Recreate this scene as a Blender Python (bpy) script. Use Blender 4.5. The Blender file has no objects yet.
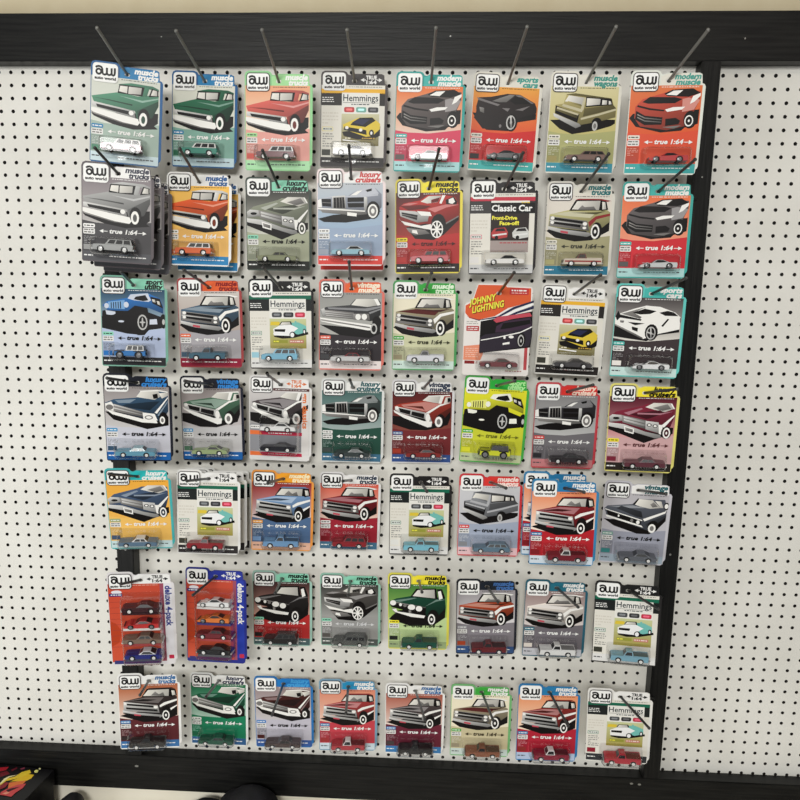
import bpy, bmesh, math, random
from mathutils import Vector, Matrix
from mathutils.geometry import tessellate_polygon

random.seed(7)
S = 0.0254            # everything is measured in inches, as the holes of the board are one inch apart
FLOOR = 96.0          # rows from the first hole row down to the floor
scene = bpy.context.scene
col = scene.collection

def W(x, drop, out):
    """column, drop below the first hole row, distance in front of the board -> world metres"""
    return Vector((x * S, -out * S, (FLOOR - drop) * S))

# ------------------------------------------------------------------ camera
cam_d = bpy.data.cameras.new('camera')
cam = bpy.data.objects.new('camera', cam_d)
col.objects.link(cam)
cam_d.sensor_width = 36.0
cam_d.lens = 36.0
cam_d.shift_x = 0.0301
cam_d.shift_y = 0.0634
cam_d.clip_start = 0.02
R = ((0.9983, -0.01534, 0.05629), (0.02515, 0.9837, -0.17807), (-0.05264, 0.17919, 0.98241))
def cb(v):            # (right, down, into the board) -> blender axes
    return Vector((v[0], v[2], -v[1]))
xa, ya, za = cb(R[0]), -cb(R[1]), -cb(R[2])
m = Matrix(((xa.x, ya.x, za.x), (xa.y, ya.y, za.y), (xa.z, ya.z, za.z))).to_4x4()
m.translation = W(33.829, 18.150, 67.70)
cam.matrix_world = m
scene.camera = cam

# ------------------------------------------------------------------ world, lights, exposure
world = bpy.data.worlds.new('room_light')
scene.world = world
world.use_nodes = True
bg = world.node_tree.nodes['Background']
bg.inputs[0].default_value = (1.0, 0.99, 0.97, 1)
bg.inputs[1].default_value = 0.24

def area(name, loc, target, sx, sy, power, colour):
    d = bpy.data.lights.new(name, 'AREA')
    d.shape = 'RECTANGLE'; d.size = sx; d.size_y = sy
    d.energy = power; d.color = colour
    o = bpy.data.objects.new(name, d)
    col.objects.link(o)
    o.location = loc
    o.rotation_euler = (Vector(target) - Vector(loc)).to_track_quat('-Z', 'Y').to_euler()
    return o
area('ceiling_tube_light', (0.30, -1.30, 2.95), (0.5, -0.3, 1.2), 1.25, 0.14, 2.6, (1.0, 0.95, 0.86))
area('ceiling_tube_light', (1.75, -1.50, 2.95), (1.4, -0.2, 1.2), 1.25, 0.14, 2.4, (1.0, 0.84, 0.66))  # unseen warm lamp, added to tint the right of the board
area('ceiling_panel_light', (0.42, -4.2, 2.9), (0.7, 0.0, 0.3), 1.3, 0.6, 106, (1.0, 0.995, 0.97))
area('low_left_fill', (-2.3, -3.1, 0.75), (0.8, 0.0, 0.5), 1.6, 1.5, 62, (0.985, 1.0, 0.995))  # added fill lamp, low on the left, lifts the left and lower board

scene.view_settings.view_transform = 'Standard'
scene.view_settings.look = 'None'
scene.view_settings.gamma = 1.0
scene.view_settings.use_curve_mapping = False
scene.view_settings.exposure = -0.03
scene.cycles.transparent_max_bounces = 24

# ------------------------------------------------------------------ materials
def lin(c):
    c = c / 255.0
    return c / 12.92 if c <= 0.04045 else ((c + 0.055) / 1.055) ** 2.4
def rgb(c, k=1.0):
    return (lin(c[0]) * k, lin(c[1]) * k, lin(c[2]) * k, 1.0)

def mat(name, c, rough=0.5, metal=0.0, spec=0.5, noise=None, bump=None):
    m = bpy.data.materials.new(name); m.use_nodes = True
    nt = m.node_tree; b = nt.nodes['Principled BSDF']
    b.inputs['Base Color'].default_value = rgb(c)
    b.inputs['Roughness'].default_value = rough
    b.inputs['Metallic'].default_value = metal
    b.inputs['Specular IOR Level'].default_value = spec
    if noise:
        scale, c2, vec = noise
        tc = nt.nodes.new('ShaderNodeTexCoord'); mp = nt.nodes.new('ShaderNodeMapping')
        mp.inputs['Scale'].default_value = vec
        n = nt.nodes.new('ShaderNodeTexNoise'); n.inputs['Scale'].default_value = scale
        n.inputs['Detail'].default_value = 6.0
        r = nt.nodes.new('ShaderNodeValToRGB')
        r.color_ramp.elements[0].position = 0.35; r.color_ramp.elements[0].color = rgb(c)
        r.color_ramp.elements[1].position = 0.7; r.color_ramp.elements[1].color = rgb(c2)
        nt.links.new(tc.outputs['Object'], mp.inputs[0]); nt.links.new(mp.outputs[0], n.inputs['Vector'])
        nt.links.new(n.outputs['Fac'], r.inputs[0]); nt.links.new(r.outputs[0], b.inputs['Base Color'])
        if bump:
            bp = nt.nodes.new('ShaderNodeBump'); bp.inputs['Strength'].default_value = bump
            bp.inputs['Distance'].default_value = 0.002
            nt.links.new(n.outputs['Fac'], bp.inputs['Height']); nt.links.new(bp.outputs[0], b.inputs['Normal'])
    return m

def attr_mat(name, rough, spec, metal=0.0, coat=0.0):
    """printed or painted surfaces: each face carries its own ink colour"""
    m = bpy.data.materials.new(name); m.use_nodes = True
    nt = m.node_tree; b = nt.nodes['Principled BSDF']
    a = nt.nodes.new('ShaderNodeAttribute'); a.attribute_name = 'ink'
    nt.links.new(a.outputs['Color'], b.inputs['Base Color'])
    b.inputs['Roughness'].default_value = rough
    b.inputs['Specular IOR Level'].default_value = spec
    b.inputs['Metallic'].default_value = metal
    b.inputs['Coat Weight'].default_value = coat
    b.inputs['Coat Roughness'].default_value = 0.08
    return m
M_PRINT = attr_mat('printed_card', 0.38, 0.16)
M_PAINT = attr_mat('diecast_paint', 0.3, 0.4, coat=0.25)

def clear_mat(name, tint, gloss):
    m = bpy.data.materials.new(name); m.use_nodes = True
    nt = m.node_tree; nt.nodes.clear()
    o = nt.nodes.new('ShaderNodeOutputMaterial'); t = nt.nodes.new('ShaderNodeBsdfTransparent')
    g = nt.nodes.new('ShaderNodeBsdfGlossy'); mx = nt.nodes.new('ShaderNodeMixShader')
    lw = nt.nodes.new('ShaderNodeLayerWeight'); lw.inputs[0].default_value = 0.5
    f = nt.nodes.new('ShaderNodeMath'); f.operation = 'POWER'; f.inputs[1].default_value = 2.4
    nt.links.new(lw.outputs['Facing'], f.inputs[0])
    k = nt.nodes.new('ShaderNodeMath'); k.operation = 'MULTIPLY_ADD'; k.inputs[1].default_value = 0.75; k.inputs[2].default_value = gloss
    k.use_clamp = True
    t.inputs[0].default_value = (tint, tint, tint, 1)
    g.inputs['Roughness'].default_value = 0.13
    nt.links.new(f.outputs[0], k.inputs[0]); nt.links.new(k.outputs[0], mx.inputs[0])
    nt.links.new(t.outputs[0], mx.inputs[1]); nt.links.new(g.outputs[0], mx.inputs[2]); nt.links.new(mx.outputs[0], o.inputs[0])
    return m
M_CLEAR = clear_mat('clear_blister_plastic', 0.94, 0.016)
M_HARD = mat('hardboard_edge', (44, 34, 27), 0.9)

M_BOARD = mat('white_pegboard', (216, 214, 206), 0.5, spec=0.3, noise=(5.0, (227, 225, 218), (1, 1, 1)))
M_WOOD = mat('black_stained_wood', (7, 7, 7), 0.45, spec=0.2, noise=(14.0, (26, 26, 24), (0.6, 4, 12)), bump=0.3)
M_WOODV = mat('black_stained_wood_upright', (7, 7, 7), 0.45, spec=0.2, noise=(14.0, (26, 26, 24), (12, 4, 0.6)), bump=0.3)
M_WALL = mat('tan_painted_wall', (196, 183, 152), 0.8, noise=(30.0, (200, 188, 158), (1, 1, 1)))
M_DARK = mat('dark_cavity', (20, 20, 20), 0.9)
M_FLOOR = mat('grey_concrete', (120, 118, 112), 0.8, noise=(4.0, (140, 138, 132), (1, 1, 1)))
M_BENCH = mat('cream_bench_top', (232, 226, 208), 0.35, noise=(6.0, (240, 234, 218), (1, 1, 1)))
M_HOOK = mat('dark_steel_wire', (58, 58, 57), 0.35, metal=0.4)
M_HOOK_LIT = mat('lit_steel_wire', (122, 122, 118), 0.4, metal=0.4)  # same dark hook steel, lightened to paint in the light on the top row
M_SCREW = mat('worn_screw_head', (150, 150, 146), 0.4, metal=0.7)
M_CHROME = mat('chrome', (210, 210, 210), 0.2, metal=0.9)
M_TYRE = mat('black_rubber', (22, 22, 22), 0.7)
M_BAG = mat('black_nylon', (17, 16, 19), 0.6, noise=(60.0, (30, 29, 33), (1, 1, 1)), bump=0.3)
M_WHITE = mat('white_label', (225, 225, 222), 0.4)

# ------------------------------------------------------------------ mesh helpers
def tag(o, label, cat, group=None):
    o['label'] = label; o['category'] = cat
    if group: o['group'] = group
    return o

def mute(c):
    """printing ink is a little duller than a screen colour"""
    g = 0.3 * c[0] + 0.59 * c[1] + 0.11 * c[2]
    return tuple((g + (t - g) * 0.9) * 0.975 for t in c)

class MB:
    """collects faces with an ink colour, built as one mesh"""
    def __init__(s): s.v = []; s.f = []; s.c = []; s.m = []; s.sm = []
    def add(s, verts, faces, colour=(200, 200, 200), mi=0, smooth=False):
        b = len(s.v); s.v += [tuple(q) for q in verts]
        for f in faces:
            s.f.append([b + i for i in f]); s.c.append(colour if not callable(colour) else [colour(verts[i]) for i in f])
            s.m.append(mi); s.sm.append(smooth)
    def box(s, a, b, colour=(200, 200, 200), mi=0):
        (x0, y0, z0), (x1, y1, z1) = a, b
        v = [(x0, y0, z0), (x1, y0, z0), (x1, y1, z0), (x0, y1, z0), (x0, y0, z1), (x1, y0, z1), (x1, y1, z1), (x0, y1, z1)]
        s.add(v, [(0, 3, 2, 1), (4, 5, 6, 7), (0, 1, 5, 4), (1, 2, 6, 5), (2, 3, 7, 6), (3, 0, 4, 7)], colour, mi)
    def mesh(s, name, mats, scale=S):
        me = bpy.data.meshes.new(name)
        me.from_pydata([(x * scale, y * scale, z * scale) for x, y, z in s.v], [], s.f)
        for q in mats: me.materials.append(q)
        me.polygons.foreach_set('material_index', s.m)
        me.polygons.foreach_set('use_smooth', s.sm)
        at = me.color_attributes.new('ink', 'FLOAT_COLOR', 'CORNER')
        buf = []
        for f, c in zip(s.f, s.c):
            if isinstance(c, list):
                for q in c: buf += rgb(mute(q))
            else:
                q = rgb(mute(c))
                for _ in f: buf += q
        at.data.foreach_set('color', buf)
        me.update()
        return me
    def build(s, name, mats, parent=None, scale=S):
        o = bpy.data.objects.new(name, s.mesh(name, mats, scale)); col.objects.link(o)
        if parent: o.parent = parent
        return o

def rrect(x0, y0, x1, y1, r, n=4):
    p = []
    for cx, cy, a in ((x1 - r, y0 + r, -90), (x1 - r, y1 - r, 0), (x0 + r, y1 - r, 90), (x0 + r, y0 + r, 180)):
        for i in range(n + 1):
            t = math.radians(a + 90 * i / n); p.append((cx + r * math.cos(t), cy + r * math.sin(t)))
    return p
def ell(cx, cy, rx, ry, n=14):
    return [(cx + rx * math.cos(2 * math.pi * i / n), cy + ry * math.sin(2 * math.pi * i / n)) for i in range(n)]
def ribbon(pts, w):
    """thick open stroke"""
    L = []; Rr = []
    for i, p in enumerate(pts):
        a = pts[max(i - 1, 0)]; b = pts[min(i + 1, len(pts) - 1)]
        d = math.hypot(b[0] - a[0], b[1] - a[1]) or 1
        nx, ny = -(b[1] - a[1]) / d * w / 2, (b[0] - a[0]) / d * w / 2
        L.append((p[0] + nx, p[1] + ny)); Rr.append((p[0] - nx, p[1] - ny))
    return L + Rr, [(i, i + 1, len(pts) + i + 1, len(pts) + i) for i in range(len(pts) - 1)]

_txt = {}
def text_tris(s, bold=0.02):
    """outline of a word as flat triangles, cap height 1, starting at 0"""
    k = (s, bold)
    if k not in _txt:
        cu = bpy.data.curves.new('word', 'FONT'); cu.body = s; cu.offset = bold; cu.resolution_u = 2
        o = bpy.data.objects.new('word', cu); col.objects.link(o)
        dg = bpy.context.evaluated_depsgraph_get(); ev = o.evaluated_get(dg); me = ev.to_mesh()
        v = [(q.co.x, q.co.y) for q in me.vertices]; f = [tuple(q.vertices) for q in me.polygons]
        ev.to_mesh_clear(); bpy.data.objects.remove(o); bpy.data.curves.remove(cu)
        x0 = min(q[0] for q in v); x1 = max(q[0] for q in v)
        _txt[k] = ([((x - x0) / 0.7, y / 0.7) for x, y in v], f, (x1 - x0) / 0.7)
    return _txt[k]

# card plane: u to the right, v down from the top of the card, out towards the viewer; the origin is the hang hole
HU, HV = 2.625, 0.85
def cp(u, v, out): return (u - HU, -out, HV - v)
class Card(MB):
    def flat(s, pts, colour, layer, holes=None):
        out = 0.045 + 0.004 * layer
        if holes:
            polys = [[Vector((x, y, 0)) for x, y in q] for q in [pts] + holes]
            allp = [q for l in polys for q in l]
            tr = tessellate_polygon(polys)
            vv = [cp(q.x, q.y, out) for q in allp]
            s.add(vv, s.orient(vv, tr), colour)
        else:
            polys = [[Vector((x, y, 0)) for x, y in pts]]
            vv = [cp(x, y, out) for x, y in pts]
            s.add(vv, s.orient(vv, tessellate_polygon(polys)), colour)
    @staticmethod
    def orient(vv, tr):
        r = []
        for a, b, c in tr:
            A, B, C = Vector(vv[a]), Vector(vv[b]), Vector(vv[c])
            n = (B - A).cross(C - A)
            if n.length < 1e-9: continue
            r.append((a, b, c) if n.y < 0 else (a, c, b))
        return r
    def text(s, word, u, v, h, colour, layer, width=None, shear=0.0, align='L', bold=0.02, rot=0):
        vs, fs, w = text_tris(word, bold)
        k = (width / w) if width else h
        W_ = w * k
        o = {'L': 0, 'R': -W_, 'C': -W_ / 2}[align]
        out = 0.045 + 0.004 * layer
        vv = []
        for x, y in vs:
            a, b = x * k + o + shear * y * h, -y * h
            if rot: a, b = -b, a
            vv.append(cp(u + a, v + b, out))
        s.add(vv, s.orient(vv, [t for f in fs for t in ([f] if len(f) == 3 else [(f[0], f[i], f[i + 1]) for i in range(1, len(f) - 1)])]), colour)
    def stroke(s, pts, w, colour, layer):
        p, f = ribbon(pts, w); vv = [cp(x, y, 0.045 + 0.004 * layer) for x, y in p]
        s.add(vv, s.orient(vv, [t for a, b, c, d in f for t in ((a, b, c), (a, c, d))]), colour)

HOLE = rrect(HU - 0.2, HV - 0.25, HU + 0.2, HV + 0.02, 0.12, 3)
def outline(H):
    p = [(0.0, 7.0 / 7.2 * H)]
    p += [(0.0, 0.32), (0.09, 0.1), (0.3, 0.0), (1.8, 0.0), (2.0, 0.08), (2.12, 0.26), (2.3, 0.3), (2.5, 0.2), (4.75, 0.2), (4.95, 0.3), (5.0, 0.9),
          (5.17, 0.97), (5.25, 1.12), (5.25, H - 0.6), (5.19, H - 0.45), (5.1, H - 0.38), (5.08, H - 0.12), (4.9, H), (0.1, H), (0.0, H - 0.1)]
    return p[1:]

# card artwork: outlines in hundredths of an inch on the card
ART = {
    'sub': 'k6,370 24,390 163,437 314,461 495,440 468,419 495,398 494,378 495,341 494,327 345,341|b8,250 200,205 344,220 495,191 495,276 452,364 398,380 345,402 323,326 24,288|r200,148 291,131 450,137 495,154 495,168 397,157 211,157|k195,211 208,148 391,151 387,217|g204,198 214,158 370,157 365,204 280,209|k267,158 276,157 272,208 264,208|r391,151 426,153 408,217 376,215|k421,216 444,153 495,166 495,204|g437,203 452,162 482,167 484,202|g492,199 492,168 495,174 495,196|d19,260 131,271 304,291 304,281 131,263|l200,228 376,247 495,216 495,226 376,262|d334,326 495,238 495,276 452,364 398,380 356,401|c11,292 24,291 318,326 329,380 281,371 13,321|k40,304 281,332 286,359 51,326|wE297,344,18,17|w7,331 24,331 345,381 369,401 345,429 238,417 24,366 6,357|s6,356 24,365 238,416 345,428 345,433 238,425 24,375 6,364|kE390,365,43,61|wE386,382,30,49|dE386,384,15,28',
    'cam': 'k9,326 58,385 238,426 383,413 403,393 495,366 495,268 34,296|b47,247 92,197 236,156 297,135 494,142 495,200 460,279 423,378 279,410 90,384 45,326|k241,160 297,133 441,125 495,156 413,182 268,177|w255,167 305,140 372,136 330,172|h93,217 144,181 320,184 373,197 322,225 135,228|l373,197 414,187 495,202 459,269 377,285|w257,268 313,252 396,249 376,268 273,284|w444,177 495,156 495,176 456,216 426,231|k63,237 147,258 252,271 252,281 148,271 58,249|k54,276 118,310 244,322 241,372 120,374 51,335|s65,298 118,322 239,335 239,341 119,330 65,306|s66,317 119,342 237,352 237,358 120,350 66,325|k265,332 337,325 370,345 360,369 267,381|s247,389 381,377 331,400|kE438,338,46,61|wE430,346,31,39|kE430,346,23,30|wE430,346,7,9|k481,298 495,259 495,337 474,357',
    'camrear': 'k6,296 201,306 495,287 495,328 359,354 335,410 288,421 124,419 63,376|b33,249 47,185 142,177 264,151 360,154 479,212 495,247 495,284 393,316 338,336 287,412 94,411 21,332 36,286|s150,208 219,180 284,157 322,159 260,212 212,214|l322,159 360,157 470,213 451,215|k288,202 323,169 380,173 451,215 328,226|l230,255 292,256 275,280|l332,266 443,232 389,269|l33,184 214,231 196,242 44,203|s57,253 94,260 97,299 65,286|lE227,387,10,13|kE311,358,46,66|cE306,358,36,53|kE308,358,28,42|cE308,358,9,13|c298,315 309,315 318,397 307,397|cE515,267,13,29',
    'wagon': 'k12,341 239,328 495,332 495,358 466,377 357,410 183,439 86,401|b105,225 123,159 262,162 457,184 476,236 495,253 495,315 370,348 242,372 46,296 46,235|d119,161 187,151 453,183 467,210 454,195 263,177 133,165|g113,209 139,167 259,182 248,242 165,215|b136,207 230,227 248,242 222,237 128,216|l254,181 268,181 254,268 233,260|k268,177 456,189 467,230 269,247|g275,184 375,189 373,228 274,238|g389,196 424,198 424,227 388,229|g436,200 452,205 459,224 438,227|l101,227 252,265 244,284 93,243|k46,239 227,297 215,357 45,292|d55,256 214,309 211,328 53,274|l58,248 222,295 217,307 55,261|d261,257 471,229 495,252 365,286 254,314|l238,324 365,291 495,253 495,267 367,306 240,338|c33,292 232,365 245,381 207,397 38,316|kE360,361,39,42|cE347,379,20,34|sE347,379,11,19',
    'caddy': 'k6,320 7,371 285,477 358,446 495,395 495,344 229,363|b10,268 59,226 252,175 288,159 492,164 495,213 495,263 471,345 420,398 230,373 18,319|g276,185 334,150 454,150 486,194 424,221 338,203|s328,190 437,157 467,194 404,212|w456,150 471,153 495,194 486,196|d154,244 385,207 424,226 316,274 289,280|l116,235 244,193 259,200 155,252|l219,232 387,232 488,214 388,245 220,244|s99,253 290,292 286,361 112,311|c118,263 281,301 280,316 119,278|c120,285 281,325 280,341 121,299|c285,295 382,305 403,396 288,363|kE314,328,19,13|kE359,335,19,14|wE314,328,12,8|wE359,335,12,9|w384,323 416,325 413,403 392,398|c7,268 32,249 99,253 111,298 17,311|kE62,279,26,10|c6,315 123,326 287,382 402,406 413,428 367,435 135,368 6,345|w124,339 203,362 202,405 132,387|s134,351 194,368 194,393 139,378|w405,329 495,241 495,254 425,347|kE445,386,39,51|wE447,389,28,45|dE447,389,18,30|wE447,389,7,12',
    'silv': 'k85,365 495,290 495,313 379,425 301,464 154,453|b31,212 65,184 192,163 250,126 367,123 464,139 495,200 495,285 388,340 281,348 203,328 36,269|g197,172 260,131 359,129 329,177 251,187|d280,159 348,141 333,174 280,183|w365,126 391,126 360,190 343,185|k392,161 454,136 482,176 475,200 397,199|w416,157 450,145 465,176 445,192 416,185|d36,203 192,196 280,206 231,226 104,237|l251,227 397,195 495,198 397,219 310,254|l46,198 104,180 182,181 114,199|c31,234 153,244 263,280 253,321 173,330 38,280|k48,250 175,273 169,311 52,275|s50,262 173,288 172,294 50,267|w168,242 271,251 285,282 202,277|w21,292 46,315 203,355 283,341 283,386 232,378 75,347|s85,369 232,385 272,415 154,427 105,398|w134,384 168,389 178,418 129,405|k388,349 495,285 495,304 389,368|s393,335 495,280 495,290 393,347|kE338,349,59,84|wE325,383,49,67|kE325,383,41,57|w320,324 332,324 332,442 321,442|w276,377 374,376 374,389 276,390|w291,339 298,333 362,427 354,435|w353,334 361,340 299,432 289,426|wE325,383,12,15',
    'square': 'k6,375 31,360 495,297 495,372 419,413 366,444 232,455 79,427|b26,250 181,214 243,209 467,213 495,232 495,302 410,373 337,404 318,373 21,345|k176,222 220,144 246,131 419,133 431,218|g196,211 235,149 414,145 406,215|s242,214 275,179 294,193 366,188 385,215|k417,139 457,141 477,212 426,223|g428,153 451,155 462,208 432,211|w220,140 246,130 419,131 495,145 469,153 419,141 246,140|l36,247 191,226 385,235 342,275 189,264|d190,236 385,231 467,222 384,248|w329,308 383,263 495,240 495,258 393,285 341,343|s30,263 321,298 340,373 27,337|k55,271 290,301 284,319 55,289|k59,303 273,328 270,348 58,320|c29,293 320,325 319,331 28,299|wE51,277,15,13|wE50,311,14,12|wE304,320,17,14|wE302,351,15,10|c16,338 133,362 338,386 362,403 326,419 132,393 20,362|q117,371 176,380 175,396 117,387|kE397,373,43,66|wE386,378,34,56|kE386,378,23,40|wE386,378,9,15',
    'jeep': 'k6,415 6,352 13,279 268,238 363,279 488,323 476,408 375,424 338,466 205,457|b15,237 53,204 212,174 230,147 371,134 464,170 490,230 491,292 370,247 270,264 211,277 58,276|l222,168 240,144 370,132 387,144 262,161|w213,179 236,147 371,134 396,189 376,201 264,192|k259,184 277,162 352,148 375,188 336,196|k391,159 465,175 490,251 408,212|g403,179 427,182 432,205 409,200|g441,192 462,196 469,226 448,217|l58,209 189,191 189,263 62,260|k80,213 87,212 87,259 80,259|k98,211 105,210 106,259 99,259|k116,209 123,208 124,259 117,259|k134,206 141,206 142,259 135,259|k152,204 159,204 160,259 153,259|wE47,240,18,21|wE201,228,20,23|k206,283 268,233 365,248 373,284 272,284|w38,275 115,285 114,316 45,308|s130,350 181,354 179,368 131,365|k6,322 271,274 271,399 205,455 6,415|wE158,360,24,8|wE80,301,30,10|kE304,368,79,101|cE326,364,40,62|kE326,364,30,49|cE326,364,24,7|cE326,364,7,39|w383,340 439,335 444,376 382,380|kE491,352,30,58|cE492,357,11,23',
    'sedan': 'k6,310 68,375 327,451 494,417 495,342 216,306|b8,239 76,209 250,193 281,137 493,135 495,177 495,301 447,374 388,385 291,356 14,289|g250,188 286,137 416,132 448,174 394,208|k376,165 415,157 419,195 384,200|g427,154 495,145 495,173 448,197|w279,136 416,127 495,139 495,147 416,137 286,144|l85,217 249,205 200,237 113,239|d170,248 393,221 432,220 352,295 121,269|w9,244 56,227 83,268 73,304 14,291|sE42,274,29,22|s74,245 303,309 297,351 71,304|c74,249 303,313 303,321 74,258|c73,276 300,331 300,339 72,284|w295,313 388,323 410,377 300,374|sE342,353,33,18|wE342,353,23,11|w10,289 81,312 310,369 400,375 409,400 290,395 60,331|w388,313 495,183 495,194 406,321|l409,333 495,213 495,223 421,341|kE455,358,35,52|wE447,374,21,32|sE447,374,11,18',
    'muscle': 'k6,311 70,316 495,266 495,320 472,385 294,433 157,430 8,383|b22,225 69,209 268,179 309,136 486,134 495,202 495,266 398,364 335,376 281,323 27,252|g257,179 304,140 434,138 394,202 341,194|w408,138 439,138 415,204 392,202|g450,150 492,146 495,187 434,204|k466,155 489,152 495,184 467,190|w304,137 486,127 495,160 486,137 309,144|l79,216 279,190 405,206 291,272 101,237|d101,226 258,227 280,264 259,249|w289,280 405,208 495,194 405,225 307,293|c27,231 59,235 286,280 279,336 59,284 27,257|k59,243 159,266 154,301 70,279|k170,271 279,293 269,329 165,303|wE43,243,15,15|c275,289 307,278 340,357 312,389 279,334|wE305,325,19,34|w15,260 59,284 271,353 342,357 336,400 304,407 102,328 22,281|d365,311 495,234 495,266 439,332|kE412,351,38,60|wE396,358,32,45|sE396,358,16,24',
    'lincoln': 'k6,368 125,340 491,310 408,371 220,397 51,393|b9,226 114,202 239,199 301,160 394,137 446,141 495,187 495,283 460,316 366,329 9,306|l244,206 301,162 394,134 441,139 473,183 395,196|k372,157 420,145 418,164 384,171|w260,195 311,165 348,159 301,194|l9,226 114,202 239,200 395,196 468,186 468,197 364,208 114,211|k35,222 108,223 109,280 40,275|s40,246 109,250 109,255 40,251|k234,213 359,210 359,242 234,245|k234,253 360,252 360,282 240,285|c117,203 215,196 223,303 117,300|k126,213 208,209 215,290 127,290|s145,213 149,213 152,290 147,291|s168,212 172,212 176,290 172,290|s189,212 193,212 197,289 193,289|c360,207 385,209 387,312 361,310|s6,285 103,291 366,310 389,334 293,344 41,323|w6,288 103,293 368,308 368,316 104,303 6,298|w232,319 305,328 303,352 232,345|w6,231 32,222 38,284 6,285|kE430,304,52,66|wE428,311,39,52|sE428,311,28,39|wE428,311,14,19',
    'impala': 'k6,358 271,379 495,336 492,425 412,461 170,440|b13,244 58,219 249,202 289,157 468,145 495,178 495,276 461,317 411,327 280,300 28,293|g259,201 299,154 439,150 489,198 389,215|w439,150 468,148 494,198 469,203|l68,221 370,227 495,206 495,219 390,247 79,235|s23,239 280,260 292,314 48,293|c28,248 280,270 280,276 28,254|c34,264 284,286 284,292 34,270|c40,279 288,301 288,307 40,285|c16,239 43,226 59,293 30,298|s275,270 400,268 411,319 280,317|wE315,294,22,24|wE365,293,22,24|d410,258 495,237 495,276 411,322|l400,258 495,225 495,235 410,270|w8,302 79,311 270,337 421,355 473,366 454,398 392,399 170,363 18,333|s13,315 270,351 411,372 411,382 270,361 18,327|kE465,334,36,49|cE442,386,27,42|kE442,386,17,28',
    'k10': 'k8,399 57,382 495,305 495,404 385,456 209,465|b42,262 217,220 343,211 495,224 495,299 430,375 353,399 328,305 43,282|k196,224 241,150 446,144 462,223|g209,215 253,160 429,157 425,221|s275,213 312,176 343,203 380,184 392,220|k435,153 484,157 495,217 446,231|g449,169 475,171 484,212 456,216|r241,152 262,143 451,140 485,155 447,152|l52,261 227,230 383,233 337,286 200,274|d72,263 208,244 326,253 248,266|w346,307 386,280 495,249 495,266 397,303 349,327|c42,265 331,308 344,380 41,352|k71,282 294,309 295,327 71,299|k62,317 326,347 327,366 63,334|wE312,324,18,13|wE55,282,10,13|c31,344 155,371 353,397 384,403 345,427 157,403 37,369|k37,365 156,392 342,415 343,427 157,409 37,375|q128,383 184,392 184,404 129,398|w418,346 495,304 495,315 429,365|kE402,376,41,63|wE397,402,31,47|kE397,402,21,34|wE397,402,9,13',
    'quad': 'k6,436 38,399 92,350 495,306 490,412 394,486 200,499|b12,269 71,239 200,213 487,224 495,317 436,390 350,427 318,369 17,305|k192,221 242,145 412,139 426,239|g212,213 255,157 397,151 402,232|k417,146 462,145 489,226 434,239|w426,169 450,160 468,230 438,244|l28,260 221,230 253,231 103,270|l317,310 413,243 495,241 413,261|k17,261 328,319 320,395 28,318|s23,263 323,316 323,324 23,271|wE44,280,26,24|wE108,296,13,14|sE146,304,15,14|wE202,318,32,26|wE266,331,28,26|s33,322 60,333 71,386 49,363|s178,348 200,348 200,407 180,402|w36,340 71,333 81,360 320,395 309,419 200,409 60,365|kE388,409,49,71|wE374,429,31,51|kE374,429,20,36|wE374,429,9,14',
    'vette': 'k6,312 495,273 495,360 347,385 258,437 6,408|w6,263 32,233 142,191 233,164 336,170 451,209 495,246 495,337 346,376 229,421 169,392 11,313|s51,232 152,200 234,174 299,181 212,246 195,266|w144,221 234,174 336,177 451,211 436,248 213,256|k133,222 224,188 313,204 267,227 192,233|k333,215 394,199 441,210 478,237 379,237|k400,259 412,263 371,322 357,316|k9,253 26,209 44,237 207,270 202,281 44,261 23,286|k104,293 180,297 234,301 163,317|s44,281 77,284 72,301 48,298|k138,327 185,337 184,366 142,352|s11,311 169,382 228,411 229,423 170,396 12,322|k491,246 495,255 495,293 491,275|kE288,368,49,64|cE285,373,35,50|kE285,373,28,41|c277,335 286,335 294,412 284,412|c256,360 314,379 313,389 255,372|cE285,373,8,12',
    'mustang': 'k6,330 63,336 495,283 495,327 432,410 378,449 280,450 97,391|b11,241 34,217 227,194 272,148 474,144 495,208 495,283 427,355 385,424 325,406 31,305|g242,196 272,148 380,152 447,215 366,227 287,212|s363,191 389,168 422,204 384,215|k226,197 266,142 274,148 245,199|g398,157 446,159 466,214 447,215|kE491,199,23,32|wE489,199,14,21|l44,222 228,205 327,223 192,231|d141,213 301,255 316,308 266,301 104,237|w317,319 484,243 495,227 485,260 333,338|w16,243 313,328 313,337 17,251|k29,256 309,337 302,377 40,296|wE282,349,14,17|sE232,336,12,15|wE127,301,7,11|w25,295 312,376 325,393 32,314|d340,361 423,312 495,273 495,286 427,358 384,419|kE402,377,44,50|wE394,396,30,39|sE394,396,16,22',
    'jl': 'O6,159 102,7 341,5 525,8 537,147 508,129 374,161 262,260 66,274 -1,227|n15,256 115,281 261,251 384,175 537,123 538,138 395,191 262,265 115,289|W125,285 291,260 395,199 538,143 539,157 406,208 291,269 125,293|n135,290 291,267 406,213 540,162 541,186 426,223 292,277|k130,293 533,206 539,391 530,490 354,514 127,544 128,460|q228,281 261,255 514,218 530,245 389,267 254,302|m248,378 255,329 322,288 516,255 530,293 531,342 395,365|k286,353 308,303 517,272 524,303 364,341|x131,420 170,395 365,366 521,333 539,401 520,480 304,515 127,539|w137,438 269,412 444,369 535,323 535,332 445,378 270,419 138,445|wE324,416,10,12|wE376,410,20,12|w311,460 365,449 366,466 312,475|kE455,432,35,59|cE453,437,25,47|kE455,439,18,37|cE455,439,6,14',
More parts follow.
